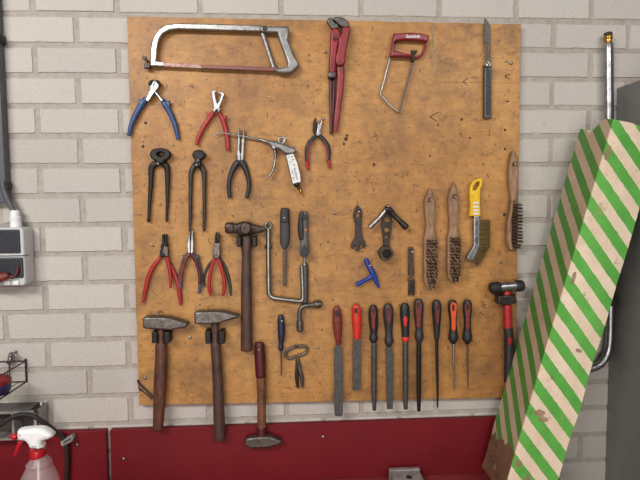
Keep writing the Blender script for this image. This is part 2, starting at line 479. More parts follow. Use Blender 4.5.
# ================================================================== TOOL BOARD
def build_board():
    c = [W(127, 16.5, BF), W(521, 24, BF), W(515.5, 397.5, BF), W(139, 405.5, BF)]
    lp = [(p.x, p.z) for p in c][::-1]
    # worn outline between the measured corners
    out = []; rnd = random.Random(5)
    for i in range(4):
        a, b = lp[i], lp[(i+1) % 4]
        for q in range(24):
            t = q/24; out.append((a[0]+(b[0]-a[0])*t+rnd.uniform(-.0007, .0007), a[1]+(b[1]-a[1])*t+rnd.uniform(-.0007, .0007)))
    root = thing('tool_board', 'big square of worn orange-brown plywood screwed to the brick wall', 'tool board', Vector(((lp[0][0]+lp[1][0])/2, 0, lp[0][1])))
    g = prism([out], .0015, BF, .0012)
    vs, fs = list(g[0]), list(g[1]); mi = [0]*len(fs)
    def strip(fr, pts, w, m):
        P = [W(*fr(*p), BF) for p in pts]
        for a, b in zip(P[:-1], P[1:]):
            t = (b-a); t.y = 0; t.normalize(); s = Vector((-t.z, 0, t.x))*w/2; n = len(vs)
            for d in (-BF+.001, -BF-.0002):
                for p in (a-s, a+s, b+s, b-s): vs.append((p.x, d, p.z))
            fs.extend([(n+4, n+5, n+6, n+7), (n, n+1, n+5, n+4), (n+1, n+2, n+6, n+5), (n+2, n+3, n+7, n+6), (n+3, n, n+4, n+7)])
            mi.extend([m]*5)
    def dot(px, py, r, m=1, ry=None):
        p = W(px, py, BF); n = len(vs)
        for d in (-BF+.001, -BF-.0002):
            for i in range(10):
                a = i*math.pi/5; vs.append((p.x+r*math.cos(a), d, p.z+(ry or r)*math.sin(a)))
        fs.append(tuple(range(n+10, n+20))); mi.append(m)
        for i in range(10):
            j = (i+1) % 10; fs.append((n+i, n+j, n+10+j, n+10+i)); mi.append(m)
    H = Fr(460, 10, 4); V = Fr(320, 60, 3.2); X = Fr(130, 370, 12); Y = Fr(440, 290, 10.667)
    strip(H, [(200, 256), (180, 263), (198, 277)], .0022, 1)
    strip(H, [(32, 272), (12, 287), (32, 302)], .0022, 1)
    strip(H, [(183, 262), (180, 275)], .002, 1)
    strip(V, [(378, 167), (352, 182), (374, 196)], .0024, 1)
    strip(V, [(172, 230), (185, 246), (180, 258)], .002, 1)
    strip(H, [(185, 364), (197, 366)], .004, 1)
    for a, b in (((435, 95), (445, 100)), ((430, 130), (460, 125)), ((455, 120), (465, 150)), ((465, 155), (495, 155)),
                 ((440, 165), (475, 170)), ((470, 175), (480, 205)), ((455, 180), (460, 195)), ((420, 255), (435, 240)), ((435, 240), (445, 262)), ((445, 262), (470, 262))):
        strip(Y, [a, b], .0022, 1)
    strip(PX, [(432.5, 23), (433, 45), (432, 70)], .006, 3)
    strip(PX, [(441, 82.3), (480, 82.6), (519, 83)], .0012, 2)
    strip(X, [(94, 118), (120, 170), (190, 235), (285, 330)], .0085, 1)
    strip(X, [(108, 222), (150, 250)], .008, 1); strip(X, [(150, 250), (270, 352)], .005, 1)
    strip(X, [(104, 150), (106, 225)], .003, 1)
    for x, y, r in ((145.7, 122.9, .0045), (143, 146.5, .004), (143.5, 142, .002), (505, 130, .004), (505, 149, .0038), (346, 139, .006), (344, 144, .004),
                    (347, 135.5, .004), (504.5, 214.6, .005), (180.5, 105, .002), (461.5, 119.5, .004), (374, 164.5, .0045), (438, 125, .003),
                    (143.5, 258, .002), (489, 135, .002), (430, 156, .003), (470, 138, .003), (328, 242, .003), (200, 305, .0025), (333, 300, .0025), (155, 60, .003), (322, 330, .0025)):
        dot(x, y, r)
    rnd = random.Random(11)
    hubs = [(rnd.uniform(140, 505), rnd.choice((rnd.uniform(120, 240), rnd.uniform(230, 395)))) for _ in range(26)]
    for _ in range(460):                       # old pin holes, nicks and short scratches
        if rnd.random() < .72:
            hx, hy = rnd.choice(hubs); x, y = rnd.gauss(hx, 14), rnd.gauss(hy, 12)
        else: x, y = rnd.uniform(134, 512), rnd.uniform(40, 398)
        if not (134 < x < 512 and 30 < y < 399): continue
        if rnd.random() < .35: dot(x, y, rnd.uniform(.0007, .0016))
        else:
            a = rnd.choice((rnd.gauss(.9, .4), rnd.gauss(2.2, .5), rnd.gauss(1.57, .4))); l = rnd.uniform(1, 4)
            strip(PX, [(x, y), (x+l*math.cos(a), y+l*math.sin(a))], rnd.uniform(.0007, .0016), 1 if rnd.random() < .5 else 2)
    o = part('plywood_sheet', (vs, fs), ['board', 'board_mark', 'board_line', 'board_scuff'], root)
    # recalc may reorder nothing: polygon order is kept
    o.data.polygons.foreach_set('material_index', mi)
    return root
board = build_board()
og = ORIG[board.name]
def nail_geo(r, l, head):
    c = Vector((0, 0, 0)); up = Vector((0, 0, 1))
    a = sweep([c+Vector((0, .004, 0)), c+Vector((0, -l, 0))], [r]*2, [r]*2, up=up, seg=10)
    if head: a = join(a, sweep([c+Vector((0, -l, 0)), c+Vector((0, -l-.002, 0))], [head]*2, [head]*2, up=up, seg=12, cap=.6))
    return a
protos = {}
def nail(px, py, kind='nail', l=None):
    spec = {'nail': (.0017, .030, .0032), 'peg': (.0019, .046, .003), 'screw': (.002, .001, .0042)}[kind]
    if kind not in protos:
        o = link_mesh('screw' if kind == 'screw' else 'nail', nail_geo(*spec), 'chrome', Vector((0, 0, 0))); protos[kind] = o
    else:
        o = protos[kind].copy(); COL.objects.link(o)
    o.parent = board
    d = BF + spec[1]*.9
    p = W(px, py, d); p.y = -BF
    o.location = p-og
for p in ((158.2, 163.8), (196.6, 165.3), (284.7, 217.9), (304.8, 216.7), (358.8, 211.7), (412, 251.8), (369.8, 265.6), (514.6, 164.4), (282, 320.8)): nail(*p)
for p in ((430.4, 200.2), (454.8, 196.7), (259.2, 349), (157.7, 314)): nail(*p, kind='peg')
for p in ((511, 63.2), (145.2, 378), (325.4, 51.9), (152.5, 245), (334.4, 213), (500.5, 261.7), (318, 347.5), (190, 337.5), (323.5, 119)): nail(*p, kind='screw')

def clip_pair(xl, xr, y0, y1, w, depth=.034, m='black_steel'):
    for x in (xl, xr):
        a = W(x-w/2, y1, BF+depth); b = W(x+w/2, y0, BF+depth)
        part('tool_clip', rbox(a.x, b.x, BF-.002, BF+depth, a.z, b.z, .003), m, board)
clip_pair(154.4, 166.8, 332, 343.5, 5.4)
clip_pair(207.8, 221.6, 331, 344, 5.4)
clip_pair(238.8, 254.4, 236.5, 247, 4.4)

# ================================================================== SAWS
A = Fr(135, 15, 3.765)
t = on_board('hacksaw', 'large silver hacksaw with a red-brown blade along the top left of the board', 'saw', 220, 50, 'saws on the board')
outer = [(56, 192), (57, 150), (60, 112), (70, 78), (90, 50), (120, 34), (160, 30), (300, 33), (480, 38), (480, 61),
         (300, 56), (160, 52), (128, 56), (104, 70), (90, 92), (84, 120), (81, 150), (78, 192)]
part('frame', plate(A, outer, .016, .006, bevel=.003), 'steel', t)
part('handle', plate(A, [(465, 40), (560, 40), (580, 45), (580, 75), (575, 90), (600, 150), (620, 190), (588, 218), (540, 218), (522, 205), (527, 195), (545, 197), (572, 192), (575, 180), (556, 130), (540, 85), (536, 64), (498, 64), (472, 62)], .024, .003, bevel=.006), 'cast_alu', t)
part('handle_bar', loft(A, [(478, 62, 8), (490, 100, 8), (508, 155, 8), (524, 205, 8)], lift=.006, ratio=.9), 'cast_alu', t)
part('bolt', plate(A, oval(489, 49, 9), .004, .027), 'dark_steel', t)
part('blade', plate(A, [(78, 178), (250, 187), (250, 200), (78, 192)], .004, .014, bevel=.0004), 'blade_worn', t)
part('blade_sleeve', plate(A, [(250, 187), (400, 192), (535, 197), (535, 212), (400, 206), (250, 200)], .006, .013, bevel=.001), 'blade_red', t, 'red painted rear half of the blade')
part('blade_holder', plate(A, [(76, 174), (108, 179), (108, 190), (76, 190)], .011, .010), 'chrome', t)
part('wing_nut', join(plate(A, [(34, 182), (56, 178), (56, 197), (34, 200)], .014, .008), plate(A, oval(34, 160, 9, 7), .008, .010), loft(A, [(36, 162, 4), (48, 178, 4)], lift=.012)), 'dark_steel', t)

G = Fr(385, 25, 11.636); G0 = Fr(365, 20, 4.8)
t = on_board('junior_hacksaw', 'small maroon and chrome hacksaw hanging tilted right of the red pipe wrench', 'saw', 405, 70, 'saws on the board')
part('grip', plate(G, [(105, 92), (200, 90), (300, 82), (420, 92), (515, 118), (512, 150), (495, 195), (468, 188), (440, 180), (330, 172), (220, 168), (150, 180), (120, 205), (112, 250), (105, 288), (115, 296), (200, 316), (318, 345), (318, 375), (200, 362), (100, 362), (60, 365), (80, 250), (95, 150)], .018, .004, bevel=.004), 'maroon_paint', t)
part('tension_nut', plate(G, [(310, 292), (385, 292), (375, 318), (345, 345), (340, 420), (308, 425), (318, 340)], .014, .008, bevel=.002), 'black_steel', t)
part('bow_end', loft(G, [(478, 195, 14), (470, 245, 14), (455, 295, 14), (430, 345, 14), (395, 370, 14), (350, 380, 13)], lift=.006), 'maroon_paint', t)
part('bow', join(loft(G0, [(122, 172, 4.6), (110, 215, 4.6), (92, 290, 4.6), (75, 348, 4.6), (77, 362, 4.6), (95, 382, 4.6), (130, 418, 4.6), (166, 444, 4.8)], lift=.006)), 'chrome', t)
part('blade', plate(G0, [(228, 200), (236, 203), (213, 290), (188, 380), (170, 444), (163, 442), (181, 375), (206, 285)], .002, .010, bevel=.0003), 'file_steel', t)
def lettering(text, p0, p1, p2d, size, m, parent, d):
    cu = bpy.data.curves.new('tmp', 'FONT'); cu.body = text; cu.size = size; cu.extrude = .0003; cu.shear = .2; cu.offset = .0004
    ob = bpy.data.objects.new('tmp', cu); COL.objects.link(ob)
    me = bpy.data.meshes.new_from_object(ob.evaluated_get(bpy.context.evaluated_depsgraph_get()))
    a, b = W(*p0, d), W(*p1, d); xs = [v.co.x for v in me.vertices]; k = (b-a).length/(max(xs)-min(xs))
    e = (b-a).normalized(); up = Vector((-e.z, 0, e.x))
    vs = [tuple(a+e*(v.co.x-min(xs))*k+up*v.co.y*k*p2d+Vector((0, -v.co.z, 0))) for v in me.vertices]
    fs = [tuple(p.vertices) for p in me.polygons]
    bpy.data.objects.remove(ob); bpy.data.curves.remove(cu); bpy.data.meshes.remove(me)
    part('lettering', (vs, fs), m, parent)
lettering('Sandvik', G(240, 148), G(412, 150), .9, .02, 'label_white', t, BF+.0236)

# ================================================================== PIPE WRENCH
E_ = Fr(310, 10, 3.7)
t = on_board('pipe_wrench', 'tall red pipe wrench with grey hooked jaws at the top middle of the board', 'wrench', 338, 75)
part('lower_jaw', plate(E_, [(62, 38), (72, 27), (84, 30), (88, 42), (103, 52), (106, 64), (84, 70), (74, 60)], .016, .010, bevel=.003, sub=2), 'hammer_steel', t)
part('upper_jaw', plate(E_, [(84, 32), (96, 24), (120, 26), (138, 38), (147, 52), (144, 64), (122, 62), (110, 56), (98, 44)], .018, .010, bevel=.004, sub=2), 'hammer_steel', t)
part('jaw_arm', plate(E_, [(120, 62), (146, 62), (149, 80), (142, 115), (134, 150), (132, 190), (124, 202), (104, 205), (94, 190), (98, 160), (106, 125), (106, 100), (120, 82)], .02, .012, bevel=.005, sub=2), 'red_paint', t)
part('handle', loft(E_, [(112, 195, 14), (113, 240, 14), (111, 290, 13), (106, 340, 11.5), (99, 400, 11), (95, 450, 8)], lift=.008, ratio=.6, n=2.6), 'red_paint', t)
part('body', plate(E_, [(80, 70), (100, 66), (112, 80), (112, 98), (104, 130), (98, 170), (94, 228), (70, 228), (74, 150), (76, 100)], .02, .006, bevel=.005, sub=2), 'red_paint', t)
part('pivot_pin', plate(E_, oval(94, 103, 8), .004, .027), 'dark_red', t)
part('adjusting_nut', plate(E_, [(68, 226), (97, 228), (96, 250), (67, 249)], .026, .004, bevel=.004), 'hammer_steel', t)
part('shank', join(loft(E_, [(75, 250, 6), (77, 330, 6), (78, 400, 6), (78, 458, 5)], lift=.004, n=2.4), loft(E_, [(88, 250, 5), (87, 330, 5), (84, 420, 4)], lift=.004)), 'dark_red', t)

# ================================================================== SLIDING BEVEL
H = Fr(460, 10, 4)
t = on_board('angle_gauge', 'narrow dark grey angle gauge with a pointed steel blade at the top right corner', 'marking tool', 487, 70)
part('stock', plate(H, [(97, 222), (127, 222), (127, 432), (97, 432)], .012, .001, bevel=.002), 'file_steel', t)
part('stock_inlay', plate(H, [(107, 236), (122, 236), (122, 420), (107, 420)], .002, .0125, bevel=.0006), 'black_grip', t)
part('blade', plate(H, [(98, 34), (103, 32), (121, 60), (122, 118), (124, 215), (117, 215), (117, 130), (108, 130), (108, 222), (101, 222), (99, 130)], .003, .008, bevel=.0006), 'file_steel', t)
part('lock_screw', join(plate(H, oval(114, 216, 11), .008, .012, bevel=.002), loft(H, [(110, 205, 4), (122, 224, 5)], lift=.018)), 'steel', t)

# ================================================================== PLIERS AND PINCERS
GP = 'pliers and pincers on the board'
B = Fr(120, 70, 5.333)
t = on_board('end_nippers', 'blue-handled end cutting nippers at the upper left edge of the board', 'pliers', 153, 110, GP)
part('jaw', plate(B, [(160, 62), (182, 54), (188, 70), (180, 92), (222, 148), (232, 162), (216, 170), (196, 140), (172, 112), (160, 96), (152, 80)], .012, .006, bevel=.003, sub=2), 'chrome', t)
part('jaw', plate(B, [(186, 58), (205, 62), (210, 80), (202, 100), (178, 130), (152, 168), (132, 158), (150, 120), (160, 96), (178, 84)], .012, .008, bevel=.003, sub=2), 'chrome', t)
part('jaw_tip', join(plate(B, [(148, 66), (160, 53), (176, 50), (172, 62), (158, 84), (150, 78)], .014, .009, bevel=.003), plate(B, [(190, 50), (205, 54), (214, 70), (211, 86), (200, 74), (190, 62)], .014, .009, bevel=.003)), 'black_steel', t)
part('handle', join(loft(B, [(138, 152, 13), (118, 180, 17), (98, 212, 16), (74, 258, 14), (58, 300, 12), (47, 350, 9)], lift=.003, ratio=.75), plate(B, [(96, 150), (108, 156), (128, 148), (130, 170), (100, 196)], .01, .006, bevel=.003)), 'blue_grip', t)
part('handle', join(loft(B, [(226, 158, 12), (243, 188, 16), (262, 222, 14), (282, 265, 13), (298, 312, 12), (309, 368, 9)], lift=.003, ratio=.75), plate(B, [(236, 162), (250, 168), (264, 160), (268, 178), (262, 210)], .01, .006, bevel=.003)), 'blue_grip', t)

t = on_board('wire_stripper', 'red-handled wire strippers with open pale jaws beside the blue nippers', 'pliers', 214, 120, GP)
part('jaw', plate(B, [(489, 112), (500, 105), (513, 106), (512, 118), (505, 122), (512, 160), (524, 190), (534, 205), (528, 228), (508, 222), (498, 195), (492, 150)], .011, .006, bevel=.002), 'chrome', t)
part('jaw', plate(B, [(556, 126), (546, 116), (530, 114), (529, 126), (540, 132), (532, 160), (514, 185), (497, 206), (496, 224), (514, 222), (534, 195), (547, 160)], .011, .008, bevel=.002), 'chrome', t)
part('rivet', plate(B, oval(514, 216, 8), .004, .019), 'black_steel', t)
part('handle', join(loft(B, [(500, 226, 11), (482, 250, 13), (455, 290, 12), (432, 330, 11), (417, 365, 11), (408, 397, 9)], lift=.004, ratio=.75), plate(B, [(455, 222), (470, 228), (486, 234), (470, 256)], .009, .006, bevel=.002)), 'red_grip', t)
part('handle', join(loft(B, [(526, 226, 11), (544, 258, 13), (560, 305, 12), (569, 350, 12), (574, 395, 12), (576, 428, 11)], lift=.004, ratio=.75), plate(B, [(572, 244), (556, 246), (540, 244), (560, 268)], .009, .006, bevel=.002)), 'red_grip', t)

D = Fr(140, 140, 5.333)
t = on_board('carpenter_pincers', 'large black carpenter pincers with wide round jaws, left of the slimmer pair', 'pincers', 158, 185, GP)
part('jaws', plate(D, [(50, 76), (60, 54), (82, 45), (108, 42), (134, 46), (155, 60), (161, 80), (150, 100), (128, 112), (128, 124), (84, 126), (84, 112), (62, 102)], .02, .003, holes=[[(88, 76), (100, 66), (114, 65), (128, 74), (120, 83), (104, 86)]], sub=2, hsub=2, bevel=.004), 'black_steel', t)
part('arm', loft(D, [(98, 120, 15), (72, 134, 18), (60, 160, 15), (58, 220, 12), (53, 300, 9.5), (49, 370, 8), (47, 436, 6.5)], lift=.002, ratio=.7, n=2.6), 'black_steel', t)
part('arm', loft(D, [(108, 118, 14), (134, 132, 17), (145, 160, 14), (147, 220, 12), (146, 300, 9.5), (144, 370, 7), (142, 436, 6)], lift=.002, ratio=.7, n=2.6), 'black_steel', t)
part('foot_ball', loft(D, [(45, 420, 8), (44, 432, 8)], lift=.004), 'black_steel', t)

t = on_board('tower_pincers', 'slim long-armed dark pincers hanging right of the wide black pincers', 'pincers', 197, 190, GP)
part('jaws', plate(D, [(277, 78), (284, 60), (305, 52), (328, 54), (344, 68), (347, 84), (336, 100), (322, 108), (328, 132), (312, 146), (292, 142), (284, 122), (292, 106), (282, 94)], .02, .004, sub=2, bevel=.004), 'black_steel', t)
part('rivet', plate(D, oval(308, 108, 9), .004, .024), 'file_steel', t)
part('arm', loft(D, [(300, 126, 14), (280, 155, 14), (271, 190, 12), (270, 250, 10), (268, 330, 9), (268, 410, 8), (266, 486, 6)], lift=.003, ratio=.75, n=2.6), 'dark_steel', t)
part('arm', loft(D, [(312, 126, 14), (334, 155, 14), (342, 190, 12), (343, 250, 10), (343, 330, 9), (342, 410, 8), (341, 486, 6)], lift=.003, ratio=.75, n=2.6), 'dark_steel', t)

C = Fr(210, 110, 4.9)
t = on_board('flat_nose_pliers', 'pliers with plain black handles and long pale jaws, hanging behind the air gun nozzle', 'pliers', 239, 165, GP)
part('jaw', plate(C, [(133, 246), (131, 210), (136, 150), (138, 110), (141, 86), (145, 90), (147, 150), (144, 195), (150, 215), (150, 250)], .01, .004, bevel=.002), 'chrome', t)
part('jaw', plate(C, [(150, 250), (150, 215), (153, 195), (154, 150), (161, 130), (163, 88), (168, 92), (169, 150), (166, 210), (164, 246)], .01, .005, bevel=.002), 'chrome', t)
part('handle', loft(C, [(141, 252, 14), (124, 272, 16), (106, 308, 12.5), (94, 350, 10.5), (92, 392, 10), (97, 430, 9)], lift=.003, ratio=.75), 'black_grip', t)
part('handle', loft(C, [(152, 252, 14), (166, 272, 16), (180, 308, 12.5), (190, 350, 10.5), (189, 392, 10), (179, 430, 9)], lift=.003, ratio=.75), 'black_grip', t)

t = on_board('cable_nippers', 'tiny side nippers with black and red handles right of the air gun', 'pliers', 317, 145, GP)
part('jaw', plate(C, [(505, 66), (510, 44), (519, 40), (521, 66), (525, 86), (526, 122), (508, 116), (503, 98)], .011, .004, bevel=.002), 'black_steel', t)
part('jaw', plate(C, [(526, 84), (530, 54), (534, 50), (536, 72), (543, 62), (546, 38), (551, 60), (549, 84), (540, 100), (546, 118), (530, 128), (518, 122), (524, 104)], .011, .005, bevel=.002), 'chrome', t)
for sgn, ps, tip in ((-1, [(520, 126, 8), (500, 146, 11), (482, 176, 12), (474, 210, 10.5), (475, 250, 8)], [(475, 246, 8.5), (477, 270, 8), (482, 294, 6)]),
                     (1, [(534, 126, 8), (556, 146, 11), (574, 176, 12), (582, 210, 10.5), (580, 246, 8)], [(580, 242, 8.5), (583, 264, 8), (587, 286, 6)])):
    h = part('handle', loft(C, ps, lift=.003, ratio=.75), 'black_grip', t)
    part('handle_end', loft(C, tip, lift=.0035, ratio=.8), 'red_grip', h, 'red handle end')
    part('handle_inlay', loft(C, [(x-sgn*7, y+6, 4) for x, y, w in ps[1:]], lift=.008), 'red_grip', h, 'thin red inner edge')

I = Fr(135, 225, 6)
t = on_board('circlip_pliers', 'circlip pliers with widely spread long red handles near the left edge, above the hammers', 'pliers', 160, 265, GP)
part('jaw', plate(I, [(160, 62), (164, 54), (174, 56), (176, 100), (198, 150), (200, 190), (182, 200), (160, 160), (152, 130), (162, 104)], .012, .004, bevel=.002), 'black_steel', t)
part('jaw', plate(I, [(180, 56), (188, 54), (192, 62), (190, 104), (196, 130), (190, 150), (168, 196), (146, 190), (150, 150), (176, 122)], .012, .006, bevel=.002), 'black_steel', t)
part('joint_plate', plate(I, [(172, 128), (196, 130), (198, 186), (182, 190), (166, 160)], .004, .017, bevel=.001), 'hammer_steel', t)
part('handle', loft(I, [(158, 186, 9), (136, 216, 12), (106, 256, 14), (80, 316, 13), (62, 390, 12), (48, 464, 8)], lift=.003, ratio=.75), 'red_grip', t)
part('handle', loft(I, [(190, 192, 9), (212, 240, 11), (238, 296, 11), (256, 350, 12), (268, 420, 12), (273, 478, 8)], lift=.003, ratio=.75), 'red_grip', t)
part('inner_handle', loft(I, [(190, 192, 9), (200, 230, 12), (209, 280, 11), (214, 330, 10), (213, 376, 7)], lift=.009, ratio=.75), 'red_grip', t)

t = on_board('needle_nose_pliers', 'long-nosed chrome pliers with dark red and slate blue handles, between two red-handled pairs', 'pliers', 190, 265, GP)
part('jaw', plate(I, [(314, 168), (311, 120), (318, 70), (325, 34), (330, 40), (331, 100), (332, 172)], .012, .004, bevel=.002), 'chrome', t)
part('jaw', plate(I, [(331, 172), (332, 100), (338, 50), (343, 26), (348, 50), (353, 120), (349, 170)], .012, .0045, bevel=.002), 'chrome', t)
for ps, fl, dx in (([(322, 172, 13), (303, 200, 16), (288, 240, 14), (274, 296, 13), (270, 340, 13), (274, 380, 9)], [(280, 182), (298, 184), (314, 178), (296, 214)], 7),
                   ([(342, 172, 13), (366, 204, 17), (382, 250, 14), (393, 300, 14), (393, 350, 13), (384, 410, 8)], [(386, 178), (366, 184), (350, 178), (374, 212)], -8)):
    h = part('handle', join(loft(I, ps, lift=.003, ratio=.7), plate(I, fl, .01, .005, bevel=.003)), 'slate_grip', t)
    part('handle_inlay', loft(I, [(x+dx*.6, y+2, w*.7) for x, y, w in ps[:-1]], lift=.009, ratio=.7), 'worn_red' if dx > 0 else 'dark_red', h, 'dark red inner side')

t = on_board('ring_pliers', 'dark grey-handled pliers hanging half hidden behind a red-handled pair', 'pliers', 216, 268, GP)
part('joint', plate(I, [(476, 120), (506, 120), (516, 200), (466, 200)], .006, -.001), 'dark_steel', t)
part('handle', loft(I, [(480, 196, 6), (446, 236, 8), (424, 280, 8), (414, 325, 7.5), (420, 368, 5)], lift=-.001, ratio=.6), 'charcoal', t)
part('handle', loft(I, [(504, 190, 7), (532, 236, 9), (556, 296, 9.5), (570, 360, 9), (575, 422, 6)], lift=-.001, ratio=.6), 'charcoal', t)

t = on_board('circlip_pliers', 'circlip pliers with short close red handles, just left of the long dark hammer', 'pliers', 216, 262, GP)
part('jaw', plate(I, [(476, 112), (480, 60), (484, 44), (491, 44), (492, 112)], .011, .011, bevel=.002), 'black_steel', t)
part('jaw', plate(I, [(494, 112), (496, 44), (503, 46), (508, 62), (507, 112)], .011, .011, bevel=.002), 'black_steel', t)
part('joint', plate(I, [(470, 108), (508, 106), (511, 176), (500, 202), (476, 202), (465, 174)], .012, .010, bevel=.002), 'hammer_steel', t)
part('handle', loft(I, [(480, 194, 9), (466, 232, 11), (452, 290, 11), (445, 345, 11), (447, 390, 10.5), (454, 424, 7)], lift=.010, ratio=.75), 'red_grip', t)
part('handle', loft(I, [(494, 194, 9), (510, 232, 11), (526, 290, 11), (536, 345, 11), (534, 390, 10.5), (528, 424, 7)], lift=.010, ratio=.75), 'red_grip', t)

# ================================================================== AIR GUN
t = on_board('air_blow_gun', 'silver air blow gun with long thin nozzle and white labelled grip', 'air gun', 275, 160)
part('nozzle', loft(C, [(18, 127, 3), (32, 116, 3.2), (50, 110, 3.5), (120, 122, 4), (200, 135, 4.2), (252, 147, 5)], lift=.010), 'steel', t)
part('nozzle_nut', loft(C, [(248, 146, 7), (262, 150, 8), (280, 155, 8)], lift=.008), 'chrome', t)
part('body', plate(C, [(276, 148), (296, 146), (330, 154), (380, 172), (416, 186), (422, 204), (406, 216), (374, 216), (352, 204), (336, 190), (326, 192), (316, 196), (304, 192), (296, 176), (278, 164)], .022, .005, bevel=.006, sub=2), 'cast_alu', t)
part('pivot', plate(C, oval(313, 182, 9), .004, .028), 'chrome', t)
part('hanging_ring', plate(C, oval(352, 147, 21, 20, 24), .008, .010, holes=[oval(350, 148, 10, 9, 16)], bevel=.002), 'chrome', t)
part('grip', loft(C, [(388, 204, 20), (396, 240, 22), (408, 290, 23), (418, 330, 23), (424, 362, 20)], lift=.003, ratio=.65, n=2.6), 'cast_alu', t)
lb = part('label', plate(C, [(374, 222), (408, 214), (428, 262), (442, 322), (444, 352), (406, 360), (392, 300)], .0012, .0285, bevel=.0003), 'label_white', t, 'white printed label')
rnd = random.Random(4); g = []
for i in range(14):
    k = i/14; x0 = 384+k*26; y0 = 230+k*118
    for j, (a, b) in enumerate(((0, 8), (13, 24))):
        if rnd.random() < .7:
            g.append(plate(C, [(x0+a, y0-j*3), (x0+b-rnd.random()*3, y0-3-j*3), (x0+b-rnd.random()*3, y0+1-j*3), (x0+a, y0+3-j*3)], .0005, .0296, bevel=.0001))
part('print', join(*g), 'print_black', lb)
part('coupling', loft(C, [(424, 362, 16), (430, 370, 14), (434, 374, 8), (438, 386, 9)], lift=.006), 'dark_steel', t)
part('plug', loft(C, [(437, 376, 7), (440, 388, 6), (444, 400, 7), (447, 412, 5)], lift=.008), 'brass', t)
part('trigger', loft(C, [(312, 186, 9), (320, 215, 7.5), (319, 250, 6), (312, 285, 6.8), (298, 315, 5), (285, 332, 4)], lift=.008, ratio=1.2), 'steel', t)

# ================================================================== HAMMERS
GH = 'hammers on the board'
J = Fr(215, 200, 4.364)
t = on_board('hammer', 'long dark hammer with bulging round-faced head hanging in the middle, above the crank', 'hammer', 246, 285, GH)
part('head', join(loft(J, [(49, 122, 22), (60, 122, 25), (78, 122, 25), (84, 122, 21), (94, 124, 22), (110, 125, 30), (128, 126, 33), (148, 126, 31), (165, 127, 24), (185, 128, 18), (204, 127, 14), (218, 124, 9)], d=BF+.024, ratio=.72, n=2.6), plate(J, oval(133, 125, 27, 28, 24), .012, .034, bevel=.006)), 'rusty_steel', t)
part('handle', loft(J, [(138, 145, 21), (138, 196, 22), (137, 215, 22), (137, 255, 19.5), (137, 320, 22), (137, 400, 24), (138, 500, 25), (138, 600, 26), (138, 655, 26)], d=BF+.019, ratio=.65, cap=.3), 'wood_dark', t)

Mf = Fr(130, 305, 3.429)
t = on_board('hammer', 'brown-handled hammer with a wedge-shaped steel head, nearest the left edge of the board', 'hammer', 165, 370, GH)
part('head', plate(Mf, [(43, 46), (50, 42), (100, 42), (135, 44), (192, 62), (196, 70), (192, 78), (134, 88), (112, 86), (50, 83), (43, 78)], .036, .003, bevel=.005), 'hammer_steel', t)
part('handle', loft(Mf, [(105, 80, 12), (105, 126, 12), (106, 138, 19), (107, 190, 21), (104, 260, 22), (101, 330, 21), (98, 390, 19), (96, 426, 17)], d=BF+.020, ratio=.65, cap=.3), 'wood_brown', t)
t = on_board('hammer', 'dark-handled hammer second from the left edge, handle end overlapping the red panel', 'hammer', 215, 370, GH)
part('head', plate(Mf, [(219, 28), (226, 24), (290, 22), (325, 24), (370, 36), (374, 40), (370, 44), (318, 60), (296, 66), (226, 68), (220, 64)], .036, .003, bevel=.005), 'hammer_steel', t)
part('handle', loft(Mf, [(291, 60, 13), (292, 126, 13), (293, 138, 17), (296, 180, 17.5), (300, 240, 18), (303, 320, 19), (306, 400, 20), (308, 462, 18)], d=BF+.020, ratio=.65, cap=.3), 'wood_dark', t)

N = Fr(230, 295, 2.91)
t = on_board('hammer', 'hammer hung upside down by its handle, head at the bottom over the red panel', 'hammer', 262, 395, GH)
hd_ = part('head', plate(N, [(42, 426), (52, 418), (80, 414), (112, 412), (148, 424), (152, 430), (146, 436), (112, 445), (62, 448), (44, 442)], .025, .003, bevel=.005), 'hammer_steel', t)
h = part('handle', loft(N, [(90, 200, 15.5), (91, 250, 14.5), (92, 300, 13), (92, 360, 13), (92, 416, 14)], d=BF+.018, ratio=.65), 'wood_worn', t)
part('grip', loft(N, [(86, 140, 13), (86, 160, 16), (88, 195, 16.5), (90, 238, 15.5)], d=BF+.018, ratio=.69), 'dark_red', h, 'dark red painted handle end')
part('neck_paint', loft(N, [(92, 384, 13.4), (92, 414, 14.4)], d=BF+.018, ratio=.69), 'dark_red', h, 'red painted neck')

S4 = Fr(320, 280, 2.909)
t = on_board('mallet', 'soft-faced mallet with black rubber faces and red handle beside the striped box', 'mallet', 508, 330)
part('head', loft(S4, [(518, 21.5, 14.5), (545, 19, 14.5), (574, 17, 14.5)], d=BF+.024, sub=2, cap=.1), 'chrome', t)
part('rubber_face', loft(S4, [(498, 23.5, 16), (503, 23, 17.5), (520, 21.5, 17.5)], d=BF+.024, sub=3, cap=.3), 'rubber', t)
part('rubber_face', loft(S4, [(571, 17.5, 17.5), (583, 16.5, 17.5), (588, 16, 16)], d=BF+.024, sub=3, cap=.3), 'rubber', t)
part('collar', plate(S4, [(519, 47), (570, 44), (573, 68), (550, 74), (540, 74), (519, 70)], .028, .006, bevel=.004), 'dark_steel', t)
h = part('handle', loft(S4, [(544, 34, 11), (545, 70, 13), (546, 110, 13.5), (547, 142, 13)], d=BF+.020, ratio=.75), 'red_grip', t)
g_ = part('grip', loft(S4, [(547, 140, 13.5), (550, 170, 15), (550, 220, 14.5), (548, 265, 13), (544, 296, 10)], d=BF+.020, ratio=.8), 'black_grip', t)
part('grip_mark', plate(S4, oval(552, 178, 5, 12), .0012, .0345, bevel=.0003), 'red_grip', g_, 'red mark on the grip')

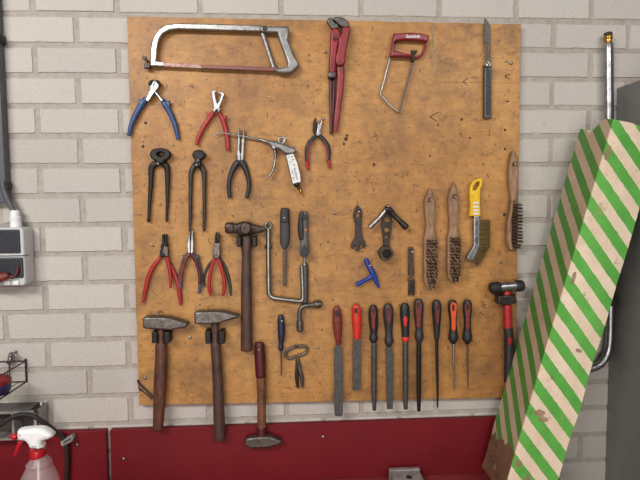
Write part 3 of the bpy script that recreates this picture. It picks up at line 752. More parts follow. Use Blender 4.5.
# ================================================================== CRANK, SCRAPER, CHISEL, SMALL KEYS
t = on_board('crank_handle', 'bare steel U-shaped crank with a ring at its top, right of the big hammer', 'crank', 280, 265)
part('rod', loft(J, [(233, 128, 9.5), (233, 190, 10.1), (233, 260, 10.8), (234, 340, 10.8), (235, 395, 10.8), (240, 416, 10.8), (256, 427, 10.1), (300, 433, 9.5), (350, 439, 9.5), (374, 441, 9.5), (382, 434, 9.5), (383, 415, 9.5), (382, 370, 9.5), (380, 320, 9.5), (379, 288, 9.5)], lift=.004), 'steel', t)
part('ring', plate(J, oval(232, 112, 17.5, 17.5, 24), .016, .002, holes=[oval(232, 112, 9, 9, 16)], bevel=.003), 'steel', t)
part('collar', loft(J, [(233, 198, 16.2), (233, 212, 16.2)], lift=-.001, ratio=.7), 'steel', t)

t = on_board('scraper', 'flat black-handled tool with a thin square steel shank, left of the grey chisel', 'scraper', 285, 245)
part('handle', loft(J, [(305, 42, 19), (305, 80, 21), (306, 130, 22), (305, 175, 21), (304, 196, 17), (304, 210, 9)], hd=.010, n=4, sub=3), 'charcoal', t)
part('handle_end', loft(J, [(305, 40, 18.5), (305, 66, 20.5), (305, 96, 21.5)], hd=.0107, n=4, sub=3), 'black_grip', t)
part('shank', loft(J, [(304, 206, 7), (304, 290, 7), (304, 373, 7)], hd=.004, n=4, lift=.006), 'file_steel', t)

t = on_board('gouge_chisel', 'grey and black handled gouge with a broad steel blade, right of the black-handled tool', 'chisel', 304, 255)
hh = part('handle', loft(J, [(388, 52, 16), (388, 80, 20), (388, 120, 20), (389, 160, 19), (390, 190, 20), (390, 225, 21), (390, 243, 17)], ratio=.8), 'grey_grip', t)
part('soft_grip', loft(J, [(379, 54, 11), (377, 90, 14), (376, 130, 15), (379, 172, 12)], lift=.008, ratio=.8), 'black_grip', hh, 'black rubber side')
part('soft_tip', plate(J, [(390, 192), (410, 226), (406, 243), (374, 243), (370, 228)], .004, .033, bevel=.001), 'black_grip', hh, 'black triangle at the handle foot')
part('hanging_eye', plate(J, oval(392, 75, 10, 13), .003, .034, bevel=.001), 'black_grip', hh, 'black hanging eye')
part('size_dot', plate(J, oval(396, 130, 4.5, 6), .001, .0375, bevel=.0003), 'orange', hh)
part('neck', loft(J, [(389, 243, 6), (390, 262, 4.5), (391, 285, 8)], lift=.008), 'steel', t)
part('blade', loft(J, [(392, 276, 10), (393, 296, 15), (393, 360, 15), (393, 420, 15), (392, 446, 14)], hd=.007), 'file_steel', t)

T = Fr(265, 290, 4.8)
t = on_board('elbow_socket_wrench', 'short bent steel socket wrench below the gouge blade', 'wrench', 310, 315)
part('shaft', loft(T, [(248, 69, 10.8), (215, 73, 10.8), (188, 77, 10.8), (172, 88, 10.8), (166, 108, 10.8), (166, 145, 10.8), (167, 165, 10.8)], lift=.006), 'hammer_steel', t)
part('socket', loft(T, [(268, 68, 16.8), (256, 68, 19.2), (240, 70, 18.0)], lift=-.001, sub=3), 'hammer_steel', t)
part('socket', loft(T, [(167, 150, 14.4), (167, 162, 16.8), (168, 194, 16.8)], lift=0, sub=3), 'hammer_steel', t)

t = on_board('screwdriver', 'small screwdriver with a navy blue handle, left of the wire-loop key', 'screwdriver', 281, 345)
part('handle', loft(T, [(76, 122, 12), (76, 140, 16), (78, 175, 18), (79, 210, 18), (78, 244, 14), (76, 262, 11), (76, 276, 14), (77, 292, 8)], ratio=.8), 'navy', t)
part('blade', loft(T, [(77, 285, 4), (78, 350, 3.6), (78, 410, 3)], lift=.008), 'file_steel', t)

t = on_board('loop_key', 'steel key with an oval wire loop handle below the bent socket wrench', 'key', 297, 365)
part('loop', loft(T, [(98, 312, 6.8), (106, 292, 6.8), (130, 278, 6.8), (165, 270, 6.8), (194, 270, 6.8), (203, 284, 6.8), (194, 302, 6.8), (165, 314, 6.8), (135, 323, 6.8), (110, 328, 6.8)], lift=.002, closed=True), 'hammer_steel', t)
part('shank', loft(T, [(152, 314, 7), (160, 345, 8), (168, 385, 9), (176, 420, 10), (180, 465, 6)], lift=.002), 'hammer_steel', t)
part('folded_leg', loft(T, [(152, 340, 6), (154, 380, 9), (152, 420, 9), (157, 466, 6)], lift=-.001), 'dark_steel', t)
part('eye_clip', plate(T, [(138, 262), (150, 268), (160, 262), (162, 276), (146, 280)], .006, .006), 'dark_steel', t)

K = Fr(340, 195, 4.364)
t = on_board('flat_spanner', 'small flat dark spanner with a notched fork end, left of the ring spanner', 'spanner', 357, 228)
part('body', plate(K, [(70, 50), (75, 44), (82, 48), (92, 60), (97, 85), (95, 110), (94, 140), (97, 178), (108, 202), (113, 224), (104, 233), (97, 230), (96, 216), (86, 214), (88, 240), (80, 246), (70, 244), (72, 222), (62, 220), (59, 236), (50, 234), (47, 222), (52, 206), (64, 190), (67, 176), (66, 130), (62, 112), (57, 92), (62, 68)], .006, .004, holes=[oval(77, 86, 9, 15)], bevel=.0015), 'dark_steel', t)

t = on_board('ring_spanner', 'dark ring spanner with round holes along its stem and a hexagonal socket', 'spanner', 385, 235)
part('stem', plate(K, [(184, 84), (194, 66), (208, 60), (222, 68), (228, 88), (225, 150), (216, 205), (216, 245), (190, 245), (189, 205), (184, 150)], .008, .003, holes=[oval(206, 107, 14, 13), oval(204, 150, 12.5), oval(203, 183, 9.5), oval(203, 212, 7)], bevel=.0015), 'dark_steel', t)
hexo = [(202+34*math.cos(a), 256+33*math.sin(a)) for a in [math.radians(60*i+8) for i in range(6)]]
part('hex_socket', plate(K, hexo, .028, .001, holes=[[(205+21*math.cos(a), 257+20*math.sin(a)) for a in [math.radians(60*i+8) for i in range(6)]]], bevel=.002), 'rusty_steel', t)
part('socket_floor', plate(K, oval(204, 257, 22), .006, .002), 'black_steel', t)

t = on_board('elbow_nut_wrench', 'bent nut wrench with a chrome arm and a dark arm, hung over the ring spanner', 'wrench', 387, 216)
part('chrome_arm', loft(K, [(213, 47, 9), (196, 72, 9), (172, 100, 9), (150, 122, 10), (131, 140, 11)], lift=.014), 'chrome', t, 'shiny chrome arm')
part('dark_arm', loft(K, [(200, 64, 17), (216, 66, 15), (236, 90, 11), (260, 112, 11.5), (278, 130, 14), (290, 142, 14)], lift=.010), 'dark_steel', t, 'dark steel arm')

t = on_board('hex_key', 'bright blue T-shaped key on a nail below the small flat spanner', 'key', 368, 273)
part('stem', loft(K, [(113, 282, 11), (124, 308, 11.5), (140, 335, 13), (152, 360, 11), (160, 382, 9), (169, 402, 6)], n=2.6), 'blue_paint', t)
part('cross_arm', loft(K, [(146, 346, 10), (125, 364, 9), (100, 377, 9), (72, 391, 10)], lift=.001, n=2.4), 'blue_paint', t)

t = on_board('flux_brush', 'small flat brush with dark metal handle and worn bristles, left of the wooden wire brushes', 'brush', 411, 272)
part('handle', plate(K, [(298, 228), (320, 228), (322, 300), (323, 352), (298, 352)], .006, .004, bevel=.0015), 'rusty_steel', t)
part('ferrule', plate(K, [(298, 350), (323, 350), (318, 360), (326, 374), (297, 374), (304, 360)], .009, .003, bevel=.002), 'wood_worn', t)
part('bristles', join(*[loft(K, [(301+i*3.0, 368, 2.6), (299+i*3.4+random.uniform(-1, 1), 410, 2.4), (300+i*3.3+random.uniform(-2, 2), 440+random.uniform(-6, 3), 1.6)], lift=.001+.003*(i % 3), sub=2, seg=6) for i in range(9)]), 'bristle_wire', t, None, 'stuff')

# ================================================================== WIRE BRUSHES
GB = 'wire brushes on the board'
L = Fr(415, 165, 3.696)
def tuft(p, q, r0, r1):
    return sweep([p, q], [r0, r1], [r0, r1], seg=5, cap=.1, up=Vector((.3, -.2, 1)))
def front_brush(label, outline, x0, x1, y0, y1, rows, px):
    t = on_board('wire_brush', label, 'wire brush', px, 240, GB)
    part('wooden_back', plate(L, outline, .019, 0, sub=2, bevel=.005, holes=[oval(*NAILS[px], 4.2)]), 'wood_pale', t)
    g = []; rr = random.Random(px)
    n = rows
    for j in range(n):
        f = j/(n-1); y = y0+(y1-y0)*f
        k = 4 if f < .85 else (3 if f < .95 else 2)
        xm = (x0+x1)/2; hwid = (x1-x0)/2*(1 if f < .85 else .7)
        for i in range(k):
            x = xm-hwid+2*hwid*(i+.5)/k
            a = W(*L(x, y), BF+.019)
            lean = Vector((rr.gauss(.0010, .0012), 0, rr.gauss(-.0045, .001)))
            for q in range(6):
                e = a+Vector((rr.uniform(-.0016, .0016), 0, rr.uniform(-.0016, .0016)))
                tip = e+lean+Vector((rr.gauss(0, .0007), -rr.uniform(.013, .0155), rr.gauss(0, .0007)))
                e.y += .002
                g.append(tuft(e, tip, .0011, .0008))
    part('bristles', join(*g), 'bristle_wire', t, None, 'stuff')
NAILS = {431: (57, 130), 454: (147, 117)}
front_brush('pointed-handle wooden wire brush facing out, left one of the pair',
            [(57, 84), (68, 108), (77, 136), (76, 185), (73, 225), (78, 252), (85, 285), (85, 340), (84, 400), (78, 440), (60, 460), (42, 452), (34, 420), (33, 340), (33, 285), (38, 252), (42, 225), (38, 185), (36, 136), (46, 108)], 38, 81, 276, 446, 15, 431)
front_brush('pointed-handle wooden wire brush facing out, right one of the pair, next to the yellow handle',
            [(147, 63), (156, 88), (163, 122), (162, 175), (160, 220), (164, 246), (170, 275), (169, 340), (168, 390), (160, 424), (145, 438), (130, 430), (121, 395), (121, 340), (121, 275), (126, 246), (129, 220), (126, 175), (124, 122), (136, 88)], 125, 166, 268, 424, 14, 454)

R4 = Fr(320, 150, 2.909)
t = on_board('wire_brush', 'wooden wire brush seen side-on, bristles pointing right over the board edge', 'wire brush', 512, 200, GB)
part('wooden_back', plate(R4, [(560, 8), (565, 2), (571, 6), (578, 30), (580, 70), (578, 110), (577, 146), (568, 152), (560, 160), (560, 220), (560, 270), (564, 290), (556, 292), (549, 280), (546, 260), (547, 215), (553, 185), (556, 150), (555, 120), (551, 85), (553, 40)], .022, 0, sub=2, bevel=.006, holes=[oval(566, 42, 3.5)]), 'wood_pale', t)
g = []; rr = random.Random(9)
for j in range(14):
    y = 159+j*9.6
    for k in range(4):
        for q in range(5):
            d = BF+.004+k*.005
            a = W(*R4(555, y), d)+Vector((-.002, rr.uniform(-.002, .002), rr.uniform(-.002, .002)))
            b = W(*R4(588-(4 if j > 11 else 0), y+1), d)+Vector((rr.uniform(-.003, .002), rr.gauss(0, .0016), rr.gauss(-.001, .0014)))
            g.append(sweep([a, b], [.0011, .0008], [.0011, .0008], seg=5, cap=.1))
part('bristles', join(*g), 'bristle_wire', t, None, 'stuff')

t = on_board('spark_plug_brush', 'curved wire brush with a bright yellow plastic handle and olive bristles', 'wire brush', 477, 215, GB)
slots = [[(214, y), (236, y-2), (236, y+5), (214, y+6)] for y in (138, 152, 166, 178)]
part('handle', plate(L, [(203, 105), (206, 76), (216, 58), (232, 50), (246, 47), (251, 56), (250, 72), (243, 88), (242, 112), (242, 150), (244, 189), (202, 189), (206, 150)], .016, .003,
     holes=[[(214, 92), (218, 76), (228, 64), (240, 60), (240, 74), (232, 84), (228, 94)]], bevel=.003), 'yellow', t)
part('grip_ribs', join(*[plate(L, q, .002, .0185, bevel=.0006) for q in slots]), 'label_white', t, 'white ribs set in the yellow handle')
part('bracket', plate(L, [(219, 188), (240, 188), (240, 300), (216, 354), (196, 350), (193, 340), (218, 300)], .014, .004, bevel=.002), 'chrome', t)
rnd = random.Random(2)
part('print', join(*[plate(L, [(226, y), (232, y), (232, y+4), (226, y+4)], .0004, .0185, bevel=.0001) for y in (206, 213, 220, 238, 244, 268, 275, 282, 289)]), 'print_black', t)
g = []; rr = random.Random(6)
for j in range(26):
    f = j/25
    if f < .62: a = (240, 206+f/.62*94); dirn = (1, .06*f)
    else:
        k = (f-.62)/.38; a = (240-k*26, 300+k*50); an = k*.95; dirn = (math.cos(an), math.sin(an))
    ln = 37 if f < .62 else 37-8*(f-.62)/.38
    for k in range(3):
        for q in range(8):
            d = BF+.005+k*.005
            p = W(*L(a[0]-2, a[1]+rr.uniform(-2, 2)), d)
            e = W(*L(a[0]+dirn[0]*ln*rr.uniform(.92, 1.02), a[1]+dirn[1]*ln+rr.uniform(-3, 3)), d+rr.uniform(-.002, .003))
            g.append(sweep([p, e], [.0011, .0009], [.0011, .0009], seg=5, cap=.1))
part('bristles', join(*g), 'bristle_brass', t, 'olive brown brass bristles', 'stuff')

# ================================================================== FILES
GF = 'row of files along the bottom of the board'
O = Fr(325, 295, 3.69); Q = Fr(395, 290, 3.69)
def file_tool(name, label, fr, hpts, hmat, blade, bmat, bflat, inlay=None, hole=None, collar=None, tang=None):
    x, y = fr(hpts[0][0], hpts[0][1])
    t = on_board(name, label, 'file', x, y, GF)
    h = part('handle', loft(fr, hpts, d=BF+.018, ratio=.85), hmat, t)
    big = max(p[2] for p in hpts)/fr.k*mpp(BF)*.85
    if inlay:
        m, ipts, lab = inlay
        holes = [oval(*hole)] if hole else []
        part('inlay', plate(fr, ipts, .004, d0=BF+.018+big-.0035, sub=2, holes=holes, bevel=.0012), m, h, lab)
        if hole: part('hanging_hole', plate(fr, oval(hole[0], hole[1], hole[2]+.5, hole[3]+.5), .003, d0=BF+.018+big-.0035, bevel=.0003), 'print_black', h)
    elif hole:
        part('hanging_hole', plate(fr, oval(*hole), .003, d0=BF+.018+big*.86, bevel=.0006), 'print_black', h)
    if collar: part('collar', loft(fr, collar[1], d=BF+.018, ratio=.9, sub=2), collar[0], h, collar[2])
    if bflat: part('blade', plate(fr, blade, .006, d0=BF+.015, bevel=.0008), bmat, t)
    else: part('blade', loft(fr, blade, d=BF+.018, ratio=.8), bmat, t)
def inl(cx, y0, y1, w0, w1, dx=0):
    return [(cx, y0), (cx+w0*.8, y0+6), (cx+w0, y0+20), (cx+w1+dx*.5, y0+(y1-y0)*.55), (cx+w1*.9+dx, y1-6), (cx+dx, y1), (cx-w1*.9+dx, y1-6), (cx-w1+dx*.5, y0+(y1-y0)*.55), (cx-w0, y0+20), (cx-w0*.8, y0+6)]
file_tool('flat_file', 'longest broad flat file with a dark red handle, leftmost in the row', O,
          [(44, 44, 10), (44, 58, 15), (45, 85, 18), (46, 115, 18.5), (48, 150, 15), (49, 174, 10), (49, 184, 7)], 'worn_red',
          [(44, 178), (54, 178), (64, 200), (66, 300), (66, 438), (62, 448), (38, 448), (35, 436), (34, 300), (34, 200)], 'file_steel', True, hole=(44, 68, 6, 14))
file_tool('flat_file', 'short flat file with an all bright red handle', O,
          [(116, 38, 12), (116, 54, 18), (117, 85, 19.5), (118, 115, 18), (118, 145, 15), (118, 160, 13)], 'bright_red',
          [(103, 158), (131, 158), (132, 250), (132, 350), (103, 352), (103, 250)], 'file_steel', True, hole=(115, 58, 6, 11))
file_tool('half_round_file', 'slender half-round file with a charcoal handle, right of the bright red one', O,
          [(178, 40, 12), (178, 56, 17), (178, 85, 18.5), (180, 115, 17), (180, 142, 13), (179, 156, 16), (180, 168, 15), (181, 176, 9)], 'black_grip',
          [(181, 172, 10), (181, 260, 10.5), (181, 360, 10), (182, 400, 8.5), (182, 424, 8)], 'file_steel', False, ('worn_red', inl(179, 48, 130, 9, 6), 'worn red inlay'), (179, 60, 4.5, 9))
file_tool('flat_file', 'flat file with scratched blade and a grey-black handle with red-brown hanging eye', O,
          [(233, 35, 13), (233, 52, 19), (234, 85, 19.5), (235, 115, 16), (236, 145, 14), (236, 165, 17), (236, 178, 16), (237, 190, 8)], 'charcoal',
          [(228, 184), (246, 184), (252, 210), (252, 320), (251, 422), (229, 422), (227, 320), (226, 210)], 'file_steel', True, ('worn_red', inl(236, 44, 106, 10, 7), 'red-brown inlay'), (236, 62, 5, 12))
file_tool('half_round_file', 'half-round file with a bright red ring at the foot of its black handle', O,
          [(294, 33, 12), (294, 50, 18), (295, 85, 18), (296, 120, 15.5), (297, 150, 14), (297, 168, 12)], 'black_grip',
          [(297, 168, 11), (297, 250, 11), (297, 350, 10), (297, 400, 9), (298, 420, 8)], 'file_steel', False, ('bright_red', inl(297, 78, 118, 8, 6), 'bright red panel'), None, ('bright_red', [(297, 156, 15), (297, 166, 15)], 'bright red ring'))
file_tool('round_file', 'round file with a worn red-brown handle, the sixth from the left in the row', Q,
          [(87, 36, 13), (87, 52, 18.5), (87, 85, 18.5), (88, 115, 16), (89, 145, 14), (89, 165, 17), (89, 180, 16), (88, 196, 9)], 'charcoal',
          [(88, 190, 9), (88, 260, 9.5), (88, 350, 9), (88, 410, 8), (88, 446, 6.5)], 'black_steel', False, ('worn_red', inl(88, 44, 142, 12, 8), 'red-brown inlay'), (87, 62, 5.5, 13))
file_tool('round_file', 'thin round file with a tapering charcoal handle, just left of the orange-panelled one', Q,
          [(153, 40, 12), (153, 56, 17.5), (154, 85, 17.5), (154, 120, 15), (154, 150, 12), (154, 175, 10), (154, 186, 7)], 'black_grip',
          [(154, 182, 6.5), (155, 260, 6), (157, 350, 5), (157, 432, 3)], 'black_steel', False, ('worn_red', inl(158, 52, 126, 8, 5), 'worn red inlay'), (158, 68, 4.5, 10))
file_tool('needle_file', 'needle file with a bright orange panel on its black handle', Q,
          [(212, 40, 13), (212, 56, 17), (213, 85, 16.5), (214, 115, 13.5), (215, 145, 14.5), (215, 172, 19), (215, 186, 17), (216, 198, 7)], 'black_grip',
          [(216, 192, 5), (217, 270, 4.6), (218, 330, 4), (218, 366, 2.5)], 'steel', False, ('orange', inl(217, 46, 150, 12, 8), 'bright orange panel'), (216, 66, 5, 13))
file_tool('needle_file', 'thinnest file at the right end of the row with a dull red panel', Q,
          [(267, 40, 13), (267, 56, 17), (267, 85, 16.5), (267, 115, 13.5), (267, 145, 14.5), (267, 172, 19), (267, 186, 17), (267, 198, 7)], 'black_grip',
          [(267, 192, 4), (268, 270, 3.6), (269, 330, 3), (270, 366, 2)], 'file_steel', False, ('worn_red', inl(269, 48, 148, 11, 7), 'dull red panel'), (269, 66, 5, 12))

# ================================================================== LEFT SIDE OF THE WALL
# conduit, cable and double socket
t = thing('cable_duct', 'dark grey vertical cable duct down the left edge of the picture', 'duct', W(-6, 195, 0))
a, b = W(3.4, 20, 0), W(-24, 20, 0); lo = W(8, 203, .03)
part('duct', rbox(b.x, a.x, .0015, .03, lo.z, 2.84, .003), 'conduit', t)
part('clamp', join(rbox(b.x-.003, a.x+.006, .0015, .034, W(4, 42, .03).z, W(4, 33, .03).z, .003)), 'black_steel', t)
part('bracket', rbox(a.x-.004, a.x+.007, .010, .03, W(9, 190, .03).z, W(9, 182, .03).z, .002), 'black_steel', t)
sx1 = W(24, 250, .055).x; sx0 = W(-28, 250, .055).x; sz1 = W(12, 227.5, .055).z; sz0 = W(12, 286, .055).z
t = thing('double_socket', 'light grey wall socket box with two dark flap openings at the left edge', 'socket', Vector(((sx0+sx1)/2, 0, sz0)))
part('housing', rbox(sx0, sx1, .0015, .055, sz0, sz1, .010, .005), 'socket_grey', t)
part('seam', box(sx0+.002, sx1+.0004, .030, .0555, W(12, 256.4, .055).z, W(12, 255.4, .055).z), 'socket_dark', t)
fx1 = W(20, 250, .058).x
part('flap', rbox(sx0+.01, fx1, .050, .061, W(12, 253, .058).z, W(12, 229.5, .058).z, .003), 'socket_dark', t, 'dark closed flap')
pp = part('flap', rbox(sx0+.01, W(23, 270, .058).x, .050, .060, W(12, 278, .058).z, W(12, 257.5, .058).z, .004), 'socket_dark', t, 'dark raised lower flap')
part('white_insert', join(*[rbox(W(x, 283, .058).x, W(x+6, 283, .058).x, .05, .060, W(x, 285, .058).z, W(x, 280.5, .058).z, .002) for x in (4, 13)]), 'white_plastic', t)
part('gland', loft(PX, [(15.2, 211.5, 4.2, .028), (15.2, 216, 4.2, .028), (15.3, 217, 5, .028), (15.5, 220, 5, .028), (15.7, 221, 4.7, .028), (16, 228, 5.2, .028)], sub=2), 'white_plastic', t, 'white cable gland')
t = thing('supply_cable', 'short grey cable running from the duct down into the wall socket', 'cable', W(8, 200, .028))
part('sheath', loft(PX, [(2.5, 182, 2.6, .028), (4, 190, 2.6, .028), (7, 198, 2.6, .028), (11, 206, 2.6, .028), (14.2, 213, 2.6, .028)], sub=4), 'conduit', t)
t = thing('power_plug', 'orange-red plug pushed into the lower half of the wall socket', 'plug', W(3, 278, .06))
part('body', loft(PX, [(-12, 280, 4, .070), (-4, 279, 4.6, .070), (2, 277, 4.4, .070), (8, 275.5, 3.4, .068)], sub=4), 'worn_red', t)
part('cord', loft(PX, [(8, 275.5, 1.8, .068), (13, 277, 1.7, .066), (17, 273, 1.7, .064), (18, 266, 1.6, .061)], sub=4), 'dark_red', t)

# wire basket
xr = W(25.5, 361, .004).x; zt = W(25, 361, .004).z; zb_ = W(28, 381.5, .004).z; dB = .20; xl = xr-.26
t = thing('wire_basket', 'black wire basket hanging on the wall at the left edge', 'basket', Vector((xr, 0, zb_)))
def wire(pts, r=.0016): return sweep([Vector((x, -d, z)) for x, d, z in pts], [r]*len(pts), [r]*len(pts), seg=8, up=Vector((.31, .52, .8)))
part('back_grid', join(wire([(xl, .004, zt), (xr, .004, zt)]), wire([(xl, .004, zb_), (xr+.001, .004, zb_)]), wire([(xr, .004, zt+.006), (xr, .004, zb_)], .0024), *[wire([(xr-.05*k-.045, .004, zt), (xr-.05*k-.045, .004, zb_)]) for k in range(4)]), 'black_wire', t)
part('side_grid', join(wire([(xr, .004, zt), (xr, dB, zt)], .002), wire([(xr, .004, zb_), (xr, dB, zb_)], .002), wire([(xr, dB, zt), (xr, dB, zb_)]), *[wire([(xr, .004+q, zt), (xr, .004+q, zb_)], .0011) for q in (.09, .14)]), 'black_wire', t)
part('front_grid', join(wire([(xl, dB, zt), (xr, dB, zt)], .002), wire([(xl, dB, zb_), (xr, dB, zb_)], .002)), 'black_wire', t)
part('floor_grid', join(*[wire([(xr-.02-.03*k, .004, zb_), (xr-.02-.03*k, dB, zb_)], .001) for k in range(8)]), 'black_wire', t)
part('side_grid', join(wire([(xl, .004, zt), (xl, dB, zt)], .002), wire([(xl, .004, zb_), (xl, dB, zb_)], .002)), 'black_wire', t)
c = W(10.5, 355, .03)
t2 = thing('wall_hook', 'round-headed steel hook on the bricks holding the wire basket', 'hook', Vector((c.x, 0, c.z)))
part('screw_head', sweep([Vector((c.x, -.0, c.z)), Vector((c.x, -.026, c.z))], [.0035]*2, [.0035]*2, up=Vector((0, 0, 1))), 'steel', t2)
part('knob', sweep([Vector((c.x, -.022, c.z)), Vector((c.x, -.025, c.z)), Vector((c.x, -.030, c.z)), Vector((c.x, -.033, c.z))], [.005, .0075, .0065, .003], [.005, .0075, .0065, .003], up=Vector((0, 0, 1))), 'chrome', t2)
part('hook_plate', loft(PX, [(11, 355, 2.2, .012), (10.5, 359, 2.4, .014), (8.5, 363, 2.2, .014)], sub=3), 'steel', t2)
# tub in the basket
cx = W(-3, 385, .10).x; bz = zb_+.003
t = thing('tub', 'navy tub with red lid standing in the wire basket', 'tub', Vector((cx, -.10, bz)))
def vert(prof, x, d): return sweep([Vector((x, -d, z)) for z, r in prof], [r for z, r in prof], [r for z, r in prof], seg=24, cap=.1)
part('body', vert([(bz, .026), (bz+.004, .030), (bz+.016, .033), (bz+.030, .033)], cx, .10), 'tub_wall', t)
part('lid', vert([(bz+.028, .034), (bz+.036, .034), (bz+.043, .028), (bz+.046, .020)], cx, .10), 'red_paint', t)

# compartment rack resting on the red panel
rx1 = W(37, 420, .062).x; rx0 = rx1-.26; rz1 = W(37, 411, .062).z; rz0 = ztop
t = thing('parts_rack', 'low grey metal rack with open dark compartments on top of the left red panel', 'rack', Vector(((rx0+rx1)/2, 0, rz0)))
th = .003
part('shell', join(rbox(rx0, rx1, 0, .003, rz0, rz1, .001), rbox(rx1-th, rx1, 0, .062, rz0, rz1, .001), rbox(rx0, rx0+th, 0, .062, rz0, rz1, .001), rbox(rx0, rx1, 0, .062, rz0, rz0+.006, .001),
                   rbox(rx0, rx1, .055, .062, rz1-.006, rz1, .001), rbox(W(13, 420, .06).x-.003, W(13, 420, .06).x+.003, 0, .062, rz0, rz1, .001), rbox(rx1-.009, rx1, .055, .062, rz0, rz1, .001)), 'rack_metal', t)
part('lid', rbox(rx0, rx1-.022, .0, .060, rz1-.003, rz1+.002, .001), 'rack_lid', t)
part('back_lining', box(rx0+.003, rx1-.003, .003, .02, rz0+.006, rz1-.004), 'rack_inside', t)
part('corner_screw', sweep([Vector((rx1-.012, -.012, rz1-.004)), Vector((rx1-.012, -.012, rz1+.004))], [.003]*2, [.003]*2), 'white_plastic', t)

# hose with its clamp
hs = solo('hose', loft(PX, [(-10, 433, 2.2, .085), (0, 425, 2.2, .080), (12, 417.5, 2.2, .075), (24, 414.5, 2.2, .072), (34, 416.5, 2.2, .071), (46, 424, 2.2, .06), (58, 433.5, 2.2, .040), (65, 441, 2.2, .033), (67, 452, 2.2, .031), (67, 468, 2.2, .031), (66.5, 484, 2.2, .031)], sub=6), 'rubber', 'black hose arching over the rack and down the left red panel', 'hose', W(65, 441, .03))
a_ = Fr(0, 415, 6.4)
t = thing('hose_clamp', 'tilted grey metal clamp holding the black hose to the left red panel', 'clamp', W(67, 441, .02))
part('saddle', plate(a_, [(386, 172), (458, 130), (470, 150), (462, 172), (400, 204), (386, 196)], .022, d0=.0195, bevel=.003), 'rack_metal', t)
part('lever', plate(a_, [(404, 172), (448, 146), (452, 156), (410, 182)], .003, d0=.041, bevel=.001), 'conduit', t)

# spray bottle
dS = .33
t = thing('spray_bottle', 'clear spray bottle with white head and red trigger at the bottom left', 'bottle', Vector((W(39, 460, dS).x, -dS, BENCH)))
def bench_py(px, d):
    lo_, hi_ = 400, 900
    for _ in range(40):
        m_ = (lo_+hi_)/2
        if W(px, m_, d).z > BENCH: lo_ = m_
        else: hi_ = m_
    return lo_
byz = (bench_py(40, dS)-415)*6.4
a2 = Fr(-1.2, 417.6, 6.7)
hd = part('spray_head', plate(a2, [(114, 104), (122, 90), (160, 84), (215, 79), (262, 78), (292, 84), (325, 102), (352, 126), (346, 142), (318, 156), (278, 168), (280, 196), (284, 214), (204, 216), (192, 196), (178, 176), (160, 164), (118, 156)], .028, d0=dS-.014, sub=2, bevel=.009), 'white_plastic', t)
part('nozzle', loft(a2, [(76, 126, 13), (96, 126, 16), (100, 127, 21), (118, 128, 21)], d=dS, sub=2), 'spray_red', t)
part('trigger', loft(a2, [(146, 162, 17), (134, 188, 14), (120, 222, 12), (106, 256, 7)], d=dS, ratio=.8), 'spray_red', t)
part('collar', loft(a_, [(243, 216, 44), (243, 220, 47), (243, 254, 49), (244, 262, 47)], d=dS, sub=2, seg=28), 'spray_red', t)
part('body', loft(a_, [(246, 262, 42), (248, 276, 52), (250, 292, 64), (251, 306, 75), (251, 314, 76), (251, 320, 72), (251, 338, 80), (252, 380, 100), (252, 425, 114), (253, 500, 124), (253, 700, 126), (253, byz-30, 126), (253, byz-6, 121)], d=dS, seg=32, cap=.02), 'clear', t)
part('dip_tube', loft(a_, [(246, 262, 9), (248, 420, 9), (250, byz-60, 9)], d=dS, sub=3), 'white_plastic', t)

# steel block on the bench
d0 = .035; x0, x1 = W(391, 474, .06).x, W(419, 474, .06).x
zt_ = W(405, 475.5, .075).z
t = thing('steel_block', 'grey metal block with a hole standing on the bench at the bottom edge', 'block', Vector(((x0+x1)/2, -.07, BENCH)))
part('body', rbox(x0, x1+.004, .04, .105, BENCH, max(zt_, BENCH+.012), .003), 'rack_metal', t)
part('top_plate', rbox(x0-.002, x1+.006, .035, .05, BENCH, max(zt_, BENCH+.012)+.003, .002), 'rack_metal', t)
zz = max(zt_, BENCH+.012)
part('bore', sweep([Vector(((x0+x1)/2+.006, -.085, zz-.004)), Vector(((x0+x1)/2+.006, -.085, zz+.0006))], [.009]*2, [.009]*2, seg=20, cap=.02), 'print_black', t)

# ================================================================== RIGHT SIDE
# grey cabinet
cx0 = W(618, 92, 0).x-.004; cz = W(618, 88, 0).z
t = thing('cabinet', 'tall plain dark grey metal cabinet at the right edge, behind the striped box', 'cabinet', Vector((cx0+.3, -.3, 0)))
part('carcass', rbox(cx0, cx0+.55, .001, .60, .0, cz, .004), 'cabinet_grey', t)
part('lid_handle', sweep([Vector((cx0+.018, -.085, cz+.009)), Vector((cx0+.03, -.09, cz+.011)), Vector((cx0+.12, -.10, cz+.011))], [.006, .010, .010], [.006, .010, .010]), 'rubber', t)

# steel pipe
t = thing('bent_pipe', 'chrome pipe with brass end standing behind the striped box, hooked at its foot', 'pipe', W(608, 345, .03))
part('tube', loft(PX, [(608.2, 44, 3.9, .024), (608.6, 120, 3.9, .024), (609.6, 200, 3.9, .024), (610.2, 280, 4.2, .024), (610, 325, 4, .024), (608.8, 346, 4, .024), (605, 358, 4, .024), (599, 365, 4, .024), (590, 368.5, 4, .024), (580, 369, 4, .024)], sub=6, seg=20), 'chrome', t)
part('end_fitting', join(loft(PX, [(608.1, 36.6, 4.3, .024), (608.1, 38.6, 4.3, .024)], sub=2, seg=20), loft(PX, [(608.1, 34, 3.4, .024), (608.2, 44, 3.7, .024)], sub=2, seg=20)), 'brass', t, 'brass end fitting')
part('end_plug', loft(PX, [(608.1, 33.6, 3.9, .024), (608.1, 35.2, 4.1, .024)], sub=2, seg=20), 'rusty_steel', t)
part('shadow_strip', loft(PX, [(612.4, 43, .9, .026), (612.8, 82, .9, .026), (613.0, 120, .9, .026)], sub=2, seg=8), 'rubber', t)  # black strip modelled in place of the shadow right of the pipe
q0, q1 = W(608.5, 306, .034), W(616, 297, .034)
